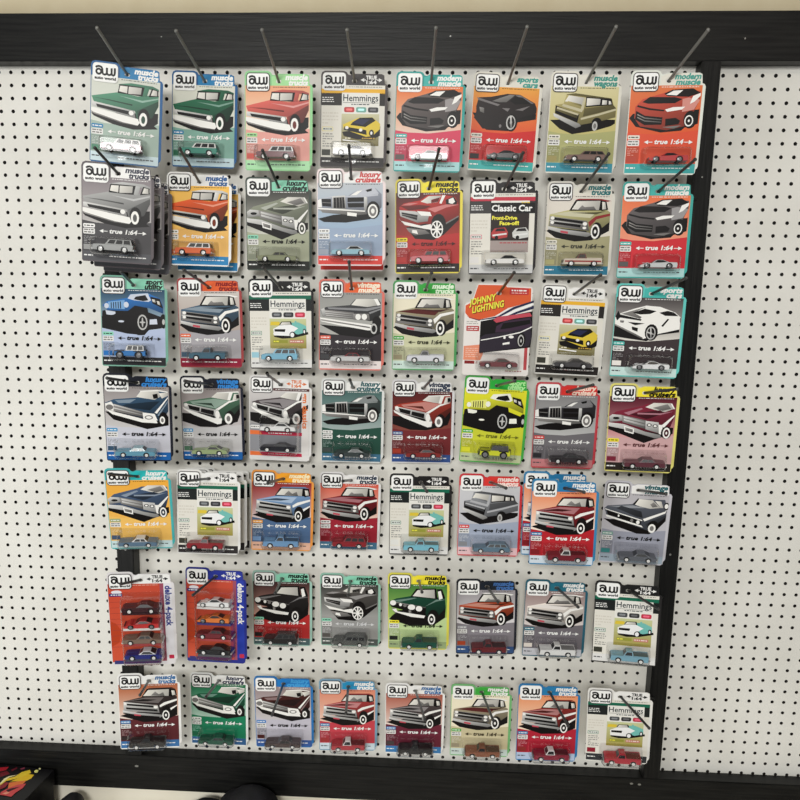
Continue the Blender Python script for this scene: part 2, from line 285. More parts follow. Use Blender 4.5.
    'hemcar': 'k198,452 336,442 475,422 479,441 356,471 267,476 203,463|t338,347 398,345 461,374 465,422 396,442 347,432|W194,398 249,369 338,364 397,393 357,422 341,451 198,442|k204,400 293,400 288,422 204,419|k242,369 260,340 339,337 348,364|g251,366 266,345 331,343 336,364|t368,335 383,333 387,359 372,364|W193,430 336,442 336,454 198,449|kE351,444,26,25|WE348,446,16,19|kE447,417,14,21|WE446,419,7,14|y176,340 240,340 250,350 239,369 170,369',
    'hemcar2': 'k172,452 473,407 471,477 405,510 286,506 185,481|y177,397 253,363 300,346 407,339 471,387 470,427 412,480 363,487 185,431|k254,378 310,345 408,341 435,364 356,413 236,399|n249,380 301,356 390,356 335,399|k188,411 368,437 367,472 185,436|wE209,420,14,12|wE319,436,14,12|y363,432 377,432 381,471 367,472|kE405,458,20,26|WE404,458,9,13|W177,507 317,520 318,530 178,517',
}

# card hang points: column x, drop below the first hole row, distance from board (inches), roll, yaw, pitch (degrees)
POSE = {
    (1, 1): (11.29, 1.52, 4.62, 3.7, -12.4, -0.0),
    (1, 2): (16.39, 1.20, 1.59, 2.0, 1.0, 0.7),
    (1, 3): (22.52, 1.63, 3.22, 0.8, 1.1, 2.9),
    (1, 4): (28.14, 1.07, 1.17, 0.6, -0.4, -0.2),
    (1, 5): (34.11, 1.71, 3.37, 1.0, 1.0, 0.1),
    (1, 6): (40.00, 1.42, 1.99, 2.5, 0.7, -0.1),
    (1, 7): (45.64, 1.74, 3.52, 0.8, -0.2, 2.5),
    (1, 8): (51.23, 2.00, 4.87, 0.7, 4.9, 1.4),
    (2, 1): (11.07, 8.97, 6.75, 2.6, -10.1, 0.7),
    (2, 2): (16.05, 8.93, 2.65, 1.1, 1.9, -1.8),
    (2, 3): (22.28, 9.19, 2.23, 0.0, -1.8, 3.2),
    (2, 4): (28.23, 8.83, 4.28, -0.5, -0.9, 1.5),
    (2, 5): (34.17, 9.28, 2.62, -1.2, 0.7, -0.5),
    (2, 6): (39.99, 9.27, 2.54, -0.7, 1.5, 1.9),
    (2, 7): (46.06, 9.27, 1.74, -0.1, 0.7, 1.2),
    (2, 8): (51.58, 9.43, 3.09, 0.1, 5.5, 1.4),
    (3, 1): (10.88, 17.01, 3.82, 0.8, -7.4, 0.0),
    (3, 2): (16.70, 17.07, 2.78, -0.6, -0.8, 2.3),
    (3, 3): (22.53, 17.04, 2.84, -0.8, -0.5, 0.8),
    (3, 4): (28.24, 17.02, 2.98, -0.1, 0.3, 0.5),
    (3, 5): (34.11, 17.00, 2.02, -0.2, -0.2, 1.6),
    (3, 6): (39.85, 17.22, 3.23, 0.3, 0.1, 1.9),
    (3, 7): (45.89, 17.16, 2.40, 1.7, 2.1, 3.0),
    (3, 8): (51.48, 17.09, 3.76, 0.9, 5.7, 1.8),
    (4, 1): (11.62, 24.57, 5.92, 1.0, -9.5, 6.7),
    (4, 2): (16.54, 24.99, 2.15, -0.5, -2.0, 2.4),
    (4, 3): (22.28, 24.89, 1.81, 0.8, -0.5, 1.4),
    (4, 4): (28.30, 25.00, 1.64, 0.3, -1.5, 4.4),
    (4, 5): (34.14, 25.04, 0.79, -0.4, -0.8, 2.7),
    (4, 6): (40.08, 24.52, 2.67, 2.0, -0.1, 3.3),
    (4, 7): (45.91, 24.96, 1.90, 0.3, -0.9, 3.2),
    (4, 8): (51.25, 24.64, 4.86, -0.6, 7.1, 7.1),
    (5, 1): (11.16, 32.25, 5.34, -0.3, -7.6, 9.1),
    (5, 2): (16.63, 32.56, 4.07, 0.7, -2.9, -0.1),
    (5, 3): (22.52, 32.78, 2.35, 1.4, -5.1, 4.6),
    (5, 4): (28.12, 33.04, 1.04, 0.7, -3.1, 6.8),
    (5, 5): (34.13, 32.89, 1.73, -0.4, -0.8, 2.4),
    (5, 6): (39.93, 32.59, 2.43, -0.4, -0.3, 3.0),
    (5, 7): (45.54, 32.28, 5.22, -0.8, 3.0, 3.2),
    (5, 8): (51.57, 32.55, 3.98, 0.1, 6.6, 7.5),
    (6, 1): (11.93, 40.17, 7.77, -0.0, -9.2, 5.2),
    (6, 2): (17.08, 40.95, 4.13, -0.7, 3.3, -2.7),
    (6, 3): (22.21, 41.99, 1.19, 0.3, -1.8, 4.2),
    (6, 4): (28.28, 41.73, 1.95, -0.1, -0.8, 8.7),
    (6, 5): (34.16, 41.26, 2.68, -1.1, 0.5, 5.5),
    (6, 6): (40.05, 41.95, 1.61, -1.7, 0.2, 5.6),
    (6, 7): (45.83, 41.56, 2.40, -0.5, 1.0, 4.8),
    (6, 8): (51.22, 40.83, 4.55, -1.1, 9.5, 1.9),
    (7, 1): (11.18, 50.38, 4.63, 0.3, -9.3, 2.1),
    (7, 2): (16.40, 51.85, 1.17, 0.8, -1.1, 2.0),
    (7, 3): (22.39, 51.54, 1.88, -0.5, -1.7, 4.8),
    (7, 4): (28.13, 51.82, 1.35, -0.3, -2.9, 3.6),
    (7, 5): (34.12, 51.64, 1.98, -0.3, -0.9, 5.9),
    (7, 6): (39.84, 51.04, 2.89, -0.9, 0.5, 5.7),
    (7, 7): (45.51, 50.44, 3.61, -0.6, -0.3, 1.1),
    (7, 8): (51.12, 49.97, 4.86, -2.2, 6.1, 7.0),
}
TIP = {
    1: [(10.84, -0.47, 9.0), (16.40, -0.26, 9.0), (22.40, -0.31, 9.0), (28.26, -0.30, 9.0), (34.32, -0.41, 9.0), (40.45, -0.46, 9.0), (46.37, -0.45, 9.0), (52.44, -0.24, 9.0), ],
    2: [(10.31, 7.46, 9.0), (16.45, 7.49, 9.0), (22.36, 7.56, 9.0), (28.46, 7.23, 9.0), (34.75, 7.40, 9.0), (40.57, 7.63, 9.0), (46.42, 7.67, 9.0), (52.29, 8.00, 9.0), ],
    3: [(11.83, 16.06, 9.0), (16.50, 15.86, 9.0), (22.30, 15.61, 9.0), (28.54, 15.14, 9.0), (34.47, 15.82, 9.0), (40.32, 15.74, 9.0), (46.40, 15.82, 9.0), (52.34, 15.95, 9.0), ],
    4: [(10.43, 23.84, 9.0), (16.35, 23.94, 9.0), (22.60, 23.37, 9.0), (28.69, 23.61, 9.0), (34.64, 23.49, 9.0), (40.74, 23.44, 9.0), (46.36, 23.61, 9.0), (52.36, 23.78, 9.0), ],
    5: [(10.25, 31.19, 9.0), (16.30, 31.57, 9.0), (22.53, 31.55, 9.0), (28.23, 31.24, 9.0), (34.57, 31.87, 9.0), (40.45, 31.44, 9.0), (46.21, 31.58, 9.0), (52.19, 31.56, 9.0), ],
    6: [(11.19, 39.64, 10.0), (16.52, 40.70, 9.0), (23.00, 40.30, 9.0), (28.69, 40.26, 9.0), (34.40, 39.81, 9.0), (40.23, 40.40, 9.0), (46.31, 40.58, 9.0), (52.30, 40.51, 9.0), ],
    7: [(11.97, 49.33, 9.0), (17.36, 49.26, 9.0), (22.68, 50.58, 9.0), (28.62, 50.13, 9.0), (34.91, 50.44, 9.0), (40.26, 50.19, 9.0), (46.12, 50.43, 9.0), (52.37, 50.31, 9.0), ],
}

# ------------------------------------------------------------------ the room
def structure(name, a, b, m):
    q = MB(); q.box(a, b); o = q.build(name, [m], scale=1.0); o['kind'] = 'structure'; return o
structure('wall_back', (-0.9, 0.02, 0), (2.6, 0.12, 3.0), M_WALL)
structure('floor', (-0.9, -4.0, -0.05), (2.6, 0.12, 0.0), M_FLOOR)

# ------------------------------------------------------------------ pegboard with real drilled holes
def pegboard(name, x0, x1, hx, top, bottom, hy, label):
    """x0..x1 wide, holes at hx + k and rows hy + r, every hole a real opening of a quarter inch"""
    q = MB(); r = 0.155
    nx0, nx1 = math.ceil(x0 - hx + 0.3), math.floor(x1 - hx - 0.3)
    xs = [x0] + [hx + k + 0.5 for k in range(nx0, nx1)] + [x1]
    ys = [top] + [hy + k + 0.5 for k in range(0, 59)] + [bottom]
    for i, k in enumerate(range(nx0, nx1 + 1)):
        for j in range(60):
            a, b, c, d = xs[i], xs[i + 1], ys[j], ys[j + 1]; cx, cy = hx + k, hy + j
            sq = [(b, cy), (b, d), (cx, d), (a, d), (a, cy), (a, c), (cx, c), (b, c)]
            P = lambda x, y, o: tuple(W(x, y, o))
            v = [P(x, y, 0) for x, y in sq]
            ring = [(cx + r * math.cos(math.pi / 4 * t), cy + r * math.sin(math.pi / 4 * t)) for t in range(8)]
            v += [P(x, y, 0) for x, y in ring] + [P(x, y, -0.22) for x, y in ring]
            f = [(t, 8 + t, 8 + (t + 1) % 8, (t + 1) % 8) for t in range(8)]
            q.add(v, f)
            q.add(v[8:], [(t, 8 + t, 8 + (t + 1) % 8, (t + 1) % 8) for t in range(8)], mi=2)
    P = lambda x, y, o: tuple(W(x, y, o))
    q.add([P(x0, top, 0), P(x1, top, 0), P(x1, bottom, 0), P(x0, bottom, 0), P(x0, top, -.22), P(x1, top, -.22), P(x1, bottom, -.22), P(x0, bottom, -.22)],
          [(0, 4, 5, 1), (1, 5, 6, 2), (2, 6, 7, 3), (3, 7, 4, 0)])
    q.add([P(x0 + .01, top + .01, -.225), P(x1 - .01, top + .01, -.225), P(x1 - .01, bottom - .01, -.225), P(x0 + .01, bottom - .01, -.225)], [(0, 3, 2, 1)], mi=1)
    o = q.build(name, [M_BOARD, M_DARK, M_HARD], scale=1.0)
    return tag(o, label, 'pegboard', 'white pegboard panels')
pegboard('pegboard_panel', -15.5, 8.28, 0.0, -0.6, 59.4, 0.0, 'white pegboard panel left of the left black upright, with no hooks on it')
pegboard('pegboard_panel', 8.30, 55.31, -0.197, -0.6, 59.4, 0.015, 'wide white pegboard panel behind the hanging toy car packages')
pegboard('pegboard_panel', 55.33, 80.0, 0.727, -0.6, 59.4, 0.233, 'empty white pegboard panel right of the right black upright')

def plank(name, x0, x1, d0, d1, t, m, label, cat='plank'):
    bm = bmesh.new()
    bmesh.ops.create_cube(bm, size=1.0)
    a, b = W(x0, d1, 0.01), W(x1, d0, t)
    c = (a + b) / 2; s = b - a
    for v in bm.verts: v.co = Vector((v.co.x * abs(s.x), v.co.y * abs(s.y), v.co.z * abs(s.z)))
    bmesh.ops.bevel(bm, geom=bm.edges[:], offset=0.0016, segments=2, affect='EDGES')
    me = bpy.data.meshes.new(name); bm.to_mesh(me); bm.free(); me.materials.append(m)
    o = bpy.data.objects.new(name, me); col.objects.link(o); o.location = c
    return tag(o, label, cat)
def mark(parent, name, x, d, out, r, m, sx=1.0):
    q = MB(); c = W(x, d, out) - parent.location
    n = 10
    v = [(c.x + math.cos(2 * math.pi * i / n) * r * sx * S, c.y, c.z + math.sin(2 * math.pi * i / n) * r * S) for i in range(n)]
    v += [(x_, c.y - 0.0006, z_) for x_, y_, z_ in v]
    q.add(v, [tuple(range(n, 2 * n))] + [(i, (i + 1) % n, n + (i + 1) % n, n + i) for i in range(n)])
    return q.build(name, [m], parent, scale=1.0)
top_plank = plank('wooden_plank', -15.5, 80, -3.95, -0.42, 1.5, M_WOOD, 'black stained plank along the top edge of the pegboard')
low_plank = plank('wooden_plank', -15.5, 80, 59.3, 62.78, 1.5, M_WOOD, 'black stained plank along the bottom edge of the pegboard')
post_l = plank('wooden_upright', 7.6, 9.1, -0.41, 59.29, 1.5, M_WOODV, 'black upright post behind the leftmost column of packages')
post_r = plank('wooden_upright', 54.58, 56.03, -0.41, 59.29, 1.5, M_WOODV, 'black upright post at the right edge of the hanging packages')
for x, d, r, sx in ((57.6, -2.0, 0.07, 0.7), (13.0, -2.2, 0.035, 1.6), (14.6, -1.9, 0.03, 2.0), (35.5, -2.2, 0.05, 1.2)):
    mark(top_plank, 'scuff_mark', x, d, 1.502, r, M_SCREW, sx)
for x, d, r, sx in ((53.6, 59.85, 0.09, 1.6), (54.3, 59.9, 0.09, 1.6), (8.6, 60.4, 0.1, 1.8)):
    mark(low_plank, 'screw_head', x, d, 1.502, r, M_SCREW, sx)
mark(post_l, 'screw_head', 8.4, 39.6, 1.502, 0.09, M_SCREW)
mark(post_r, 'screw_head', 55.3, 38.5, 1.502, 0.09, M_SCREW)
mark(post_r, 'screw_head', 55.3, 8.0, 1.502, 0.06, M_SCREW)

# ------------------------------------------------------------------ bench under the board and what lies on it
q = MB(); BT = 65.6
q.box(tuple(W(-15.5, BT + 1.4, 24)), tuple(W(80, BT, -0.5)))
bench = q.build('bench_top', [M_BENCH], scale=1.0)
tag(bench, 'cream bench top running below the bottom black plank', 'bench')
q = MB(); q.box(tuple(W(-15.5, BT - 0.02, 0.9)), tuple(W(80, 62.9, 0.02))); o = q.build('trim_1', [M_BENCH], scale=1.0); o['kind'] = 'structure'
for i, (x, z) in enumerate(((-13, 2), (-13, 22), (78, 2), (78, 22), (32, 22))):
    q = MB(); a = W(x - 1.2, FLOOR, z + 1.2); b = W(x + 1.2, BT + 1.4, z - 1.2)
    q.box((min(a.x, b.x), min(a.y, b.y), 0), (max(a.x, b.x), max(a.y, b.y), b.z)); o = q.build('leg', [M_DARK], bench, scale=1.0)

# black box with a flame print
fb = bpy.data.objects.new('flame_print_box', None); col.objects.link(fb)
fb.location = W(1.0, BT, 2.35); fb.rotation_euler = (0, 0, math.radians(-6))
tag(fb, 'black box with red and yellow flame print on its lid, lower left corner', 'box')
H0 = 4.9
q = MB(); q.box((-7.0, -6.5, 0.0), (0, 0, 3.5), (20, 19, 22)); q.build('box_base', [M_PRINT], fb)
q = MB(); q.box((-7.1, -6.6, 3.52), (0.1, 0.1, H0), (17, 16, 19)); lid = q.build('lid', [M_PRINT], fb)
q = MB()
def flame(pts, c, l):
    vv = [(x, y, H0 + 0.006 + 0.004 * l) for x, y in pts]
    tr = tessellate_polygon([[Vector((x, y, 0)) for x, y in pts]])
    out = []
    for a, b, c_ in tr:
        n = (Vector(vv[b]) - Vector(vv[a])).cross(Vector(vv[c_]) - Vector(vv[a]))
        out.append((a, b, c_) if n.z > 0 else (a, c_, b))
    q.add(vv, out, c)
for i, (pts, c) in enumerate([
    ([(-4.96, -0.45), (-4.22, -0.2), (-4.18, -0.72), (-4.57, -1.04)], (190, 30, 45)),
    ([(-4.43, -1.25), (-4.0, -0.85), (-3.44, -1.23), (-4.02, -1.85)], (120, 22, 35)),
    ([(-3.74, -0.63), (-3.47, -0.12), (-3.3, -0.31), (-3.5, -0.83)], (110, 25, 40)),
    ([(-3.03, -0.34), (-2.75, 0.01), (-2.62, -0.26), (-2.86, -0.44)], (150, 60, 80)),
    ([(-3.43, -2.72), (-3.35, -1.97), (-2.74, -1.54), (-2.55, -0.77), (-2.04, -0.32), (-1.66, -0.73), (-1.98, -1.35), (-2.52, -1.88), (-3.12, -2.31), (-3.22, -3.04)], (240, 205, 40)),
    ([(-2.72, -2.32), (-2.23, -1.57), (-1.83, -0.96), (-1.21, -0.97), (-1.15, -1.53), (-1.33, -1.91), (-2.06, -2.14)], (240, 195, 25)),
    ([(-3.43, -2.72), (-3.5, -2.03), (-3.3, -1.6), (-2.64, -1.24), (-3.18, -1.78), (-3.25, -2.33), (-3.29, -2.93)], (245, 235, 170)),
    ([(-1.54, -0.47), (-1.5, -0.21), (-1.23, -0.25), (-1.11, -0.6), (-1.32, -0.67)], (245, 240, 130)),
    ([(-1.37, -0.03), (-1.33, 0.15), (-1.13, -0.01), (-1.14, -0.18)], (245, 242, 170)),
    ([(-2.68, -2.53), (-2.04, -2.17), (-1.37, -1.92), (-1.36, -2.44), (-1.63, -2.95), (-2.29, -3.27)], (238, 120, 50)),
    ([(-2.53, -3.92), (-2.23, -3.22), (-1.74, -2.64), (-1.11, -2.37), (-1.02, -2.99), (-1.23, -3.78), (-1.25, -4.37), (-1.78, -4.32), (-2.38, -4.29)], (222, 70, 72)),
    ([(-2.28, -3.57), (-1.94, -3.21), (-1.37, -2.9), (-1.64, -3.38), (-1.93, -3.81)], (60, 10, 20)),
    ([(-2.29, -4.12), (-2.04, -3.78), (-1.72, -3.84), (-1.88, -4.17)], (240, 150, 120)),
    ([(-3.2, -3.06), (-3.0, -2.49), (-2.65, -2.58), (-2.59, -3.25), (-2.84, -3.6)], (150, 25, 40)),
]):
    flame(pts, c, i)
q.build('flame_print', [M_PRINT], lid)

def lump(name, parts, m, parent=None, seed=1, amp=0.05):
    bm = bmesh.new()
    for (x, y, z, rx, ry, rz) in parts:
        r = bmesh.ops.create_icosphere(bm, subdivisions=4, radius=1.0)
        for v in r['verts']:
            n = math.sin(v.co.x * 5 + seed) * math.cos(v.co.y * 4 - seed) * amp + math.sin(v.co.z * 9 + v.co.x * 7) * amp * 0.5
            e = [math.copysign(abs(t) ** 0.75, t) for t in v.co]
            v.co = Vector(((e[0] * rx * (1 + n) + x) * S, (e[1] * ry * (1 + n) + y) * S, max((e[2] * rz * (1 + n) + z) * S, 0.0)))
    me = bpy.data.meshes.new(name); bm.to_mesh(me); bm.free(); me.materials.append(m)
    for p in me.polygons: p.use_smooth = True
    o = bpy.data.objects.new(name, me); col.objects.link(o)
    if parent: o.parent = parent
    return o
bagp = bpy.data.objects.new('black_pouch', None); col.objects.link(bagp); bagp.location = W(18.6, BT, 4.2)
tag(bagp, 'rounded black fabric pouch lying on the cream bench top', 'bag')
lump('pouch_body', [(0.9, 0, 1.8, 3.0, 2.6, 3.0)], M_BAG, bagp, 1)
lump('pouch_flap', [(-3.0, 0.6, 1.2, 2.4, 1.8, 1.9)], M_BAG, bagp, 2)
q = MB(); q.box((3.75, -0.8, 1.2), (3.95, 0.5, 3.5), (225, 225, 220)); o = q.build('label_tab', [M_PRINT], bagp); o['label'] = 'white tab sewn on the pouch end'
o = lump('small_black_case', [(0, 0, 1.4, 1.1, 1.8, 1.6)], M_BAG, None, 5, 0.03); o.location = W(3.0, BT, 3.6)
tag(o, 'small black case beside the flame print box', 'case')
q = MB()
n = 19; rn = random.Random(3); gv = []
for j in range(9):
    for i in range(n):
        e = min(i, n - 1 - i, j * 2, (8 - j) * 2) / 4.0
        gv.append((i * 0.38 + rn.uniform(-.08, .08), -j * 0.5 + rn.uniform(-.08, .08), min(e, 1) * (1.3 + rn.uniform(-.35, .45)) + 0.02))
q.add(gv, [(j * n + i, j * n + i + 1, (j + 1) * n + i + 1, (j + 1) * n + i) for j in range(8) for i in range(n - 1)])
o = q.build('clear_plastic_bag', [M_CLEAR]); o.location = W(5.0, BT, 1.8)
tag(o, 'crumpled clear plastic bag on the bench beside the flame print box', 'plastic bag')

# ------------------------------------------------------------------ diecast cars
def wheel_mesh(r, white):
    q = MB(); n = 16
    def ring(rr, y): return [(rr * math.cos(2 * math.pi * i / n), y, rr * math.sin(2 * math.pi * i / n)) for i in range(n)]
    hub = (225, 225, 222) if white else (120, 120, 122)
    prof = [(r * 0.9, 0.09), (r, 0.06), (r, -0.06), (r * 0.9, -0.09), (r * 0.66, -0.095), (r * 0.62, -0.07), (r * 0.2, -0.085), (0.01, -0.09)]
    v = []
    for rr, y in prof: v += ring(rr, y)
    for k in range(len(prof) - 1):
        q.add(v[k * n:(k + 2) * n], [(i, (i + 1) % n, n + (i + 1) % n, n + i) for i in range(n)], (24, 24, 25) if k < 4 else hub, smooth=True)
    q.add(v[:n], [tuple(range(n))], (24, 24, 25))
    return q.mesh('wheel', [M_PAINT])
_wh = {}
# kind: length, belt height, roof height, (cabin foot front, cabin foot rear, roof front, roof rear), wheel radius, wheel x, panes, ride
KIND = {
    'pickup': (3.0, 0.62, 0.98, (1.02, 1.80, 1.27, 1.72), 0.22, (0.62, 2.38), 1, 0.16),
    'suv': (2.95, 0.60, 0.98, (0.92, 2.86, 1.20, 2.74), 0.22, (0.60, 2.32), 3, 0.16),
    'wagon': (3.05, 0.52, 0.80, (1.05, 2.90, 1.36, 2.66), 0.20, (0.62, 2.38), 3, 0.14),
    'sedan': (3.15, 0.50, 0.76, (1.10, 2.38, 1.42, 2.08), 0.20, (0.64, 2.44), 2, 0.13),
    'coupe': (2.95, 0.50, 0.75, (1.12, 2.48, 1.46, 1.98), 0.21, (0.60, 2.30), 1, 0.13),
    'jeep': (2.55, 0.66, 1.08, (0.92, 2.36, 1.06, 2.30), 0.29, (0.48, 1.96), 3, 0.24),
    'sport': (2.75, 0.44, 0.68, (0.86, 2.30, 1.26, 1.66), 0.21, (0.52, 2.16), 1, 0.10),
}
def poly_arches(L, ride, belt, xs, r, nose, tail):
    """side outline of the lower body, clockwise from the lower front corner, with wheel openings"""
    p = [(0.03, ride)]
    p += nose
    p += tail
    p += [(L - 0.03, ride)]
    for x in sorted(xs, reverse=True):
        R_ = r + 0.045; zc = r
        a0 = math.asin(max(-1, min(1, (ride - zc) / R_)))
        p += [(x + R_ * math.cos(t), zc + R_ * math.sin(t)) for t in [a0 + (math.pi - 2 * a0) * i / 7 for i in range(8)]]
    return p
def toy_car(parent, kind, body, roof, uc, vb, flip=False, stripe=None, dark=None, outc=0.8, whitehub=True):
    L, belt, top, cab, r, xs, panes, ride = KIND[kind]
    e = bpy.data.objects.new('toy_car', None); col.objects.link(e); e.parent = parent
    e.location = Vector(cp(uc - L / 2, vb, outc)) * S
    dk = tuple(int(t * 0.55) for t in body)
    q = MB(); hw = 0.54
    if kind == 'sport': nose, tail = [(0.0, 0.24), (0.35, 0.37), (0.86, belt - .02)], [(1.9, belt + .06), (L - 0.05, belt + .05), (L, 0.34)]
    elif kind == 'jeep': nose, tail = [(0.06, 0.40), (0.06, belt - .02), (0.15, belt)], [(L - 0.1, belt), (L - .06, belt - .03), (L - .06, 0.36)]
    elif kind in ('pickup', 'suv'): nose, tail = [(0.02, 0.38), (0.05, belt - .06), (0.16, belt - .02), (cab[0], belt)], [(L - 0.05, belt), (L, belt - .05)]
    else: nose, tail = [(0.0, 0.3), (0.03, belt - .08), (0.16, belt - .03), (cab[0], belt)], [(cab[1], belt + .01), (L - 0.12, belt - .03), (L - 0.02, belt - .1), (L, 0.3)]
    pr = poly_arches(L, ride, belt, xs, r, nose, tail); n = len(pr)
    cx, cz = L / 2, (belt + ride) / 2
    inn = [(cx + (x - cx) * 0.985, cz + (z - cz) * 0.9) for x, z in pr]
    tri = tessellate_polygon([[Vector((x, z, 0)) for x, z in pr]])
    for sgn in (-1, 1):
        va = [(x, sgn * hw * 0.92, z) for x, z in pr]; vbq = [(x, sgn * hw, z) for x, z in inn]
        q.add(va + vbq, [(i, (i + 1) % n, n + (i + 1) % n, n + i) for i in range(n)], body)
        q.add(vbq, [tuple(t) for t in tri], body)
    q.add([(x, -hw * .92, z) for x, z in pr] + [(x, hw * .92, z) for x, z in pr], [(i, (i + 1) % n, n + (i + 1) % n, n + i) for i in range(n)], body)
    if stripe:
        y = -hw - 0.006; q.box((0.12, y, belt * 0.55), (L - 0.1, y + 0.01, belt * 0.55 + 0.11), stripe)
    if kind == 'pickup':      # open bed: raised rails round a dark floor
        x0, x1 = cab[1] + 0.03, L - 0.06
        q.box((x0, -hw * .82, belt + 0.001), (x1, hw * .82, belt + 0.006), dark or dk)
        for yy in (-hw * .92, hw * .82): q.box((x0, yy, belt), (x1, yy + 0.055, belt + 0.04), body)
        q.box((x1, -hw * .92, belt), (x1 + 0.04, hw * .92, belt + 0.04), body)
    # hood line and grille
    q.box((0.2, -0.02, belt - .01), (cab[0] - 0.05, 0.02, belt + 0.012), body)
    q.box((-0.01, -hw * .8, ride + 0.12), (0.04, hw * .8, belt - 0.1), (60, 60, 62))
    b = q.build('car_body', [M_PAINT], e)
    # cabin
    q = MB(); a0, a1, t0, t1 = cab; yb, yt = hw * 0.9, hw * 0.72
    mid = top - 0.05
    def lerp(f): return (a0 + (t0 - a0) * f, a1 + (t1 - a1) * f, yb + (yt - yb) * f, belt + (top - belt) * f)
    A, Bq = lerp(0), lerp(0.93)
    lo = [(A[0], -A[2], A[3]), (A[1], -A[2], A[3]), (A[1], A[2], A[3]), (A[0], A[2], A[3])]
    hi = [(Bq[0], -Bq[2], Bq[3]), (Bq[1], -Bq[2], Bq[3]), (Bq[1], Bq[2], Bq[3]), (Bq[0], Bq[2], Bq[3])]
    tp = [(t0 + .05, -yt + .05, top), (t1 - .04, -yt + .05, top), (t1 - .04, yt - .05, top), (t0 + .05, yt - .05, top)]
    q.add(lo + hi, [(0, 1, 5, 4), (1, 2, 6, 5), (2, 3, 7, 6), (3, 0, 4, 7)], roof)
    q.add(hi + tp, [(0, 1, 5, 4), (1, 2, 6, 5), (2, 3, 7, 6), (3, 0, 4, 7), (4, 5, 6, 7)], roof)
    c = q.build('cabin', [M_PAINT], e)
    # glass
    q = MB()
    def side(f, x, s): l = lerp(f); return (x * (l[1] - l[0]) + l[0], s * (l[2] + 0.008), l[3])
    edges = {1: [(0.1, 0.9)], 2: [(0.1, 0.52), (0.57, 0.92)], 3: [(0.07, 0.33), (0.38, 0.64), (0.69, 0.95)]}[panes]
    gl = (26, 27, 30)
    for s in (-1, 1):
        for u0, u1 in edges:
            q.add([side(0.12, u0, s), side(0.12, u1, s), side(0.85, u1, s), side(0.85, u0, s)], [(0, 1, 2, 3)], gl)
    for k, (f0, f1) in enumerate(((0.1, 0.88),)):
        l0, l1 = lerp(f0), lerp(f1)
        q.add([(l0[0] - .008, -l0[2] * .88, l0[3]), (l0[0] - .008, l0[2] * .88, l0[3]), (l1[0] - .008, l1[2] * .88, l1[3]), (l1[0] - .008, -l1[2] * .88, l1[3])], [(0, 1, 2, 3)], gl)
        q.add([(l0[1] + .008, -l0[2] * .88, l0[3]), (l0[1] + .008, l0[2] * .88, l0[3]), (l1[1] + .008, l1[2] * .88, l1[3]), (l1[1] + .008, -l1[2] * .88, l1[3])], [(0, 1, 2, 3)], gl)
    q.build('window_glass', [M_PAINT], e)
    q = MB()
    if kind in ('jeep',):
        for x in xs: q.box((x - r - .1, -hw - .08, 2 * r + .02), (x + r + .1, hw + .08, 2 * r + .08), (28, 28, 28))
        q.box((-0.08, -hw * .8, ride), (0.06, hw * .8, ride + .14), (30, 30, 30))
        q.add([(L, 0.25 * math.cos(t * math.pi / 6), 0.5 + 0.25 * math.sin(t * math.pi / 6)) for t in range(12)] + [(L - .1, 0.25 * math.cos(t * math.pi / 6), 0.5 + 0.25 * math.sin(t * math.pi / 6)) for t in range(12)],
              [tuple(range(12))] + [(t, (t + 1) % 12, 12 + (t + 1) % 12, 12 + t) for t in range(12)], (26, 26, 26))
        q.build('fenders', [M_PAINT], e)
    elif kind != 'sport':
        q.box((-0.05, -hw * .95, ride + .02), (0.04, hw * .95, ride + .12), (190, 190, 188))
        q.box((L - .03, -hw * .95, ride + .02), (L + .05, hw * .95, ride + .12), (190, 190, 188))
        q.build('bumper', [M_PAINT], e)
    k = (r, whitehub)
    if k not in _wh: _wh[k] = wheel_mesh(r, whitehub)
    for x in xs:
        for s in (-1, 1):
            w = bpy.data.objects.new('wheel', _wh[k]); col.objects.link(w); w.parent = e
            w.location = (x * S, s * (hw - 0.07) * S, r * S)
            if s > 0: w.rotation_euler = (0, 0, math.pi)
    return e

# ------------------------------------------------------------------ clear blister
def blister_mesh(u0, u1, v0, v1, depth):
    """vacuum formed dome: flange, sloping walls, rounded shoulder and a flat front"""
    q = MB(); rings = []
    for g, o, r in ((-0.14, 0.03, 0.2), (0.0, 0.035, 0.2), (0.05, 0.3 * depth, 0.22), (0.1, 0.72 * depth, 0.24), (0.16, 0.92 * depth, 0.26), (0.28, depth, 0.2)):
        rings.append([cp(x, y, o) for x, y in rrect(u0 + g, v0 + g, u1 - g, v1 - g, r, 4)])
    n = len(rings[0])
    v = [p for r_ in rings for p in r_]
    f = [(k * n + i, k * n + (i + 1) % n, (k + 1) * n + (i + 1) % n, (k + 1) * n + i) for k in range(len(rings) - 1) for i in range(n)]
    q.add(v, f, smooth=True)
    q.add(rings[-1], [tuple(range(n))])
    # small hanging lip at the bottom of the dome
    a, b = (u0 + u1) / 2 - 0.32, (u0 + u1) / 2 + 0.32
    q.add([cp(a, v1 - 0.05, 0.5 * depth), cp(b, v1 - 0.05, 0.5 * depth), cp(b - .06, v1 + 0.22, 0.5 * depth), cp(a + .06, v1 + 0.22, 0.5 * depth)], [(0, 1, 2, 3)])
    return q.mesh('blister', [M_CLEAR])
_bl = {}
def blister(parent, *a):
    k = tuple(round(x, 2) for x in a)
    if k not in _bl: _bl[k] = blister_mesh(*a)
    o = bpy.data.objects.new('blister', _bl[k]); col.objects.link(o); o.parent = parent
    return o

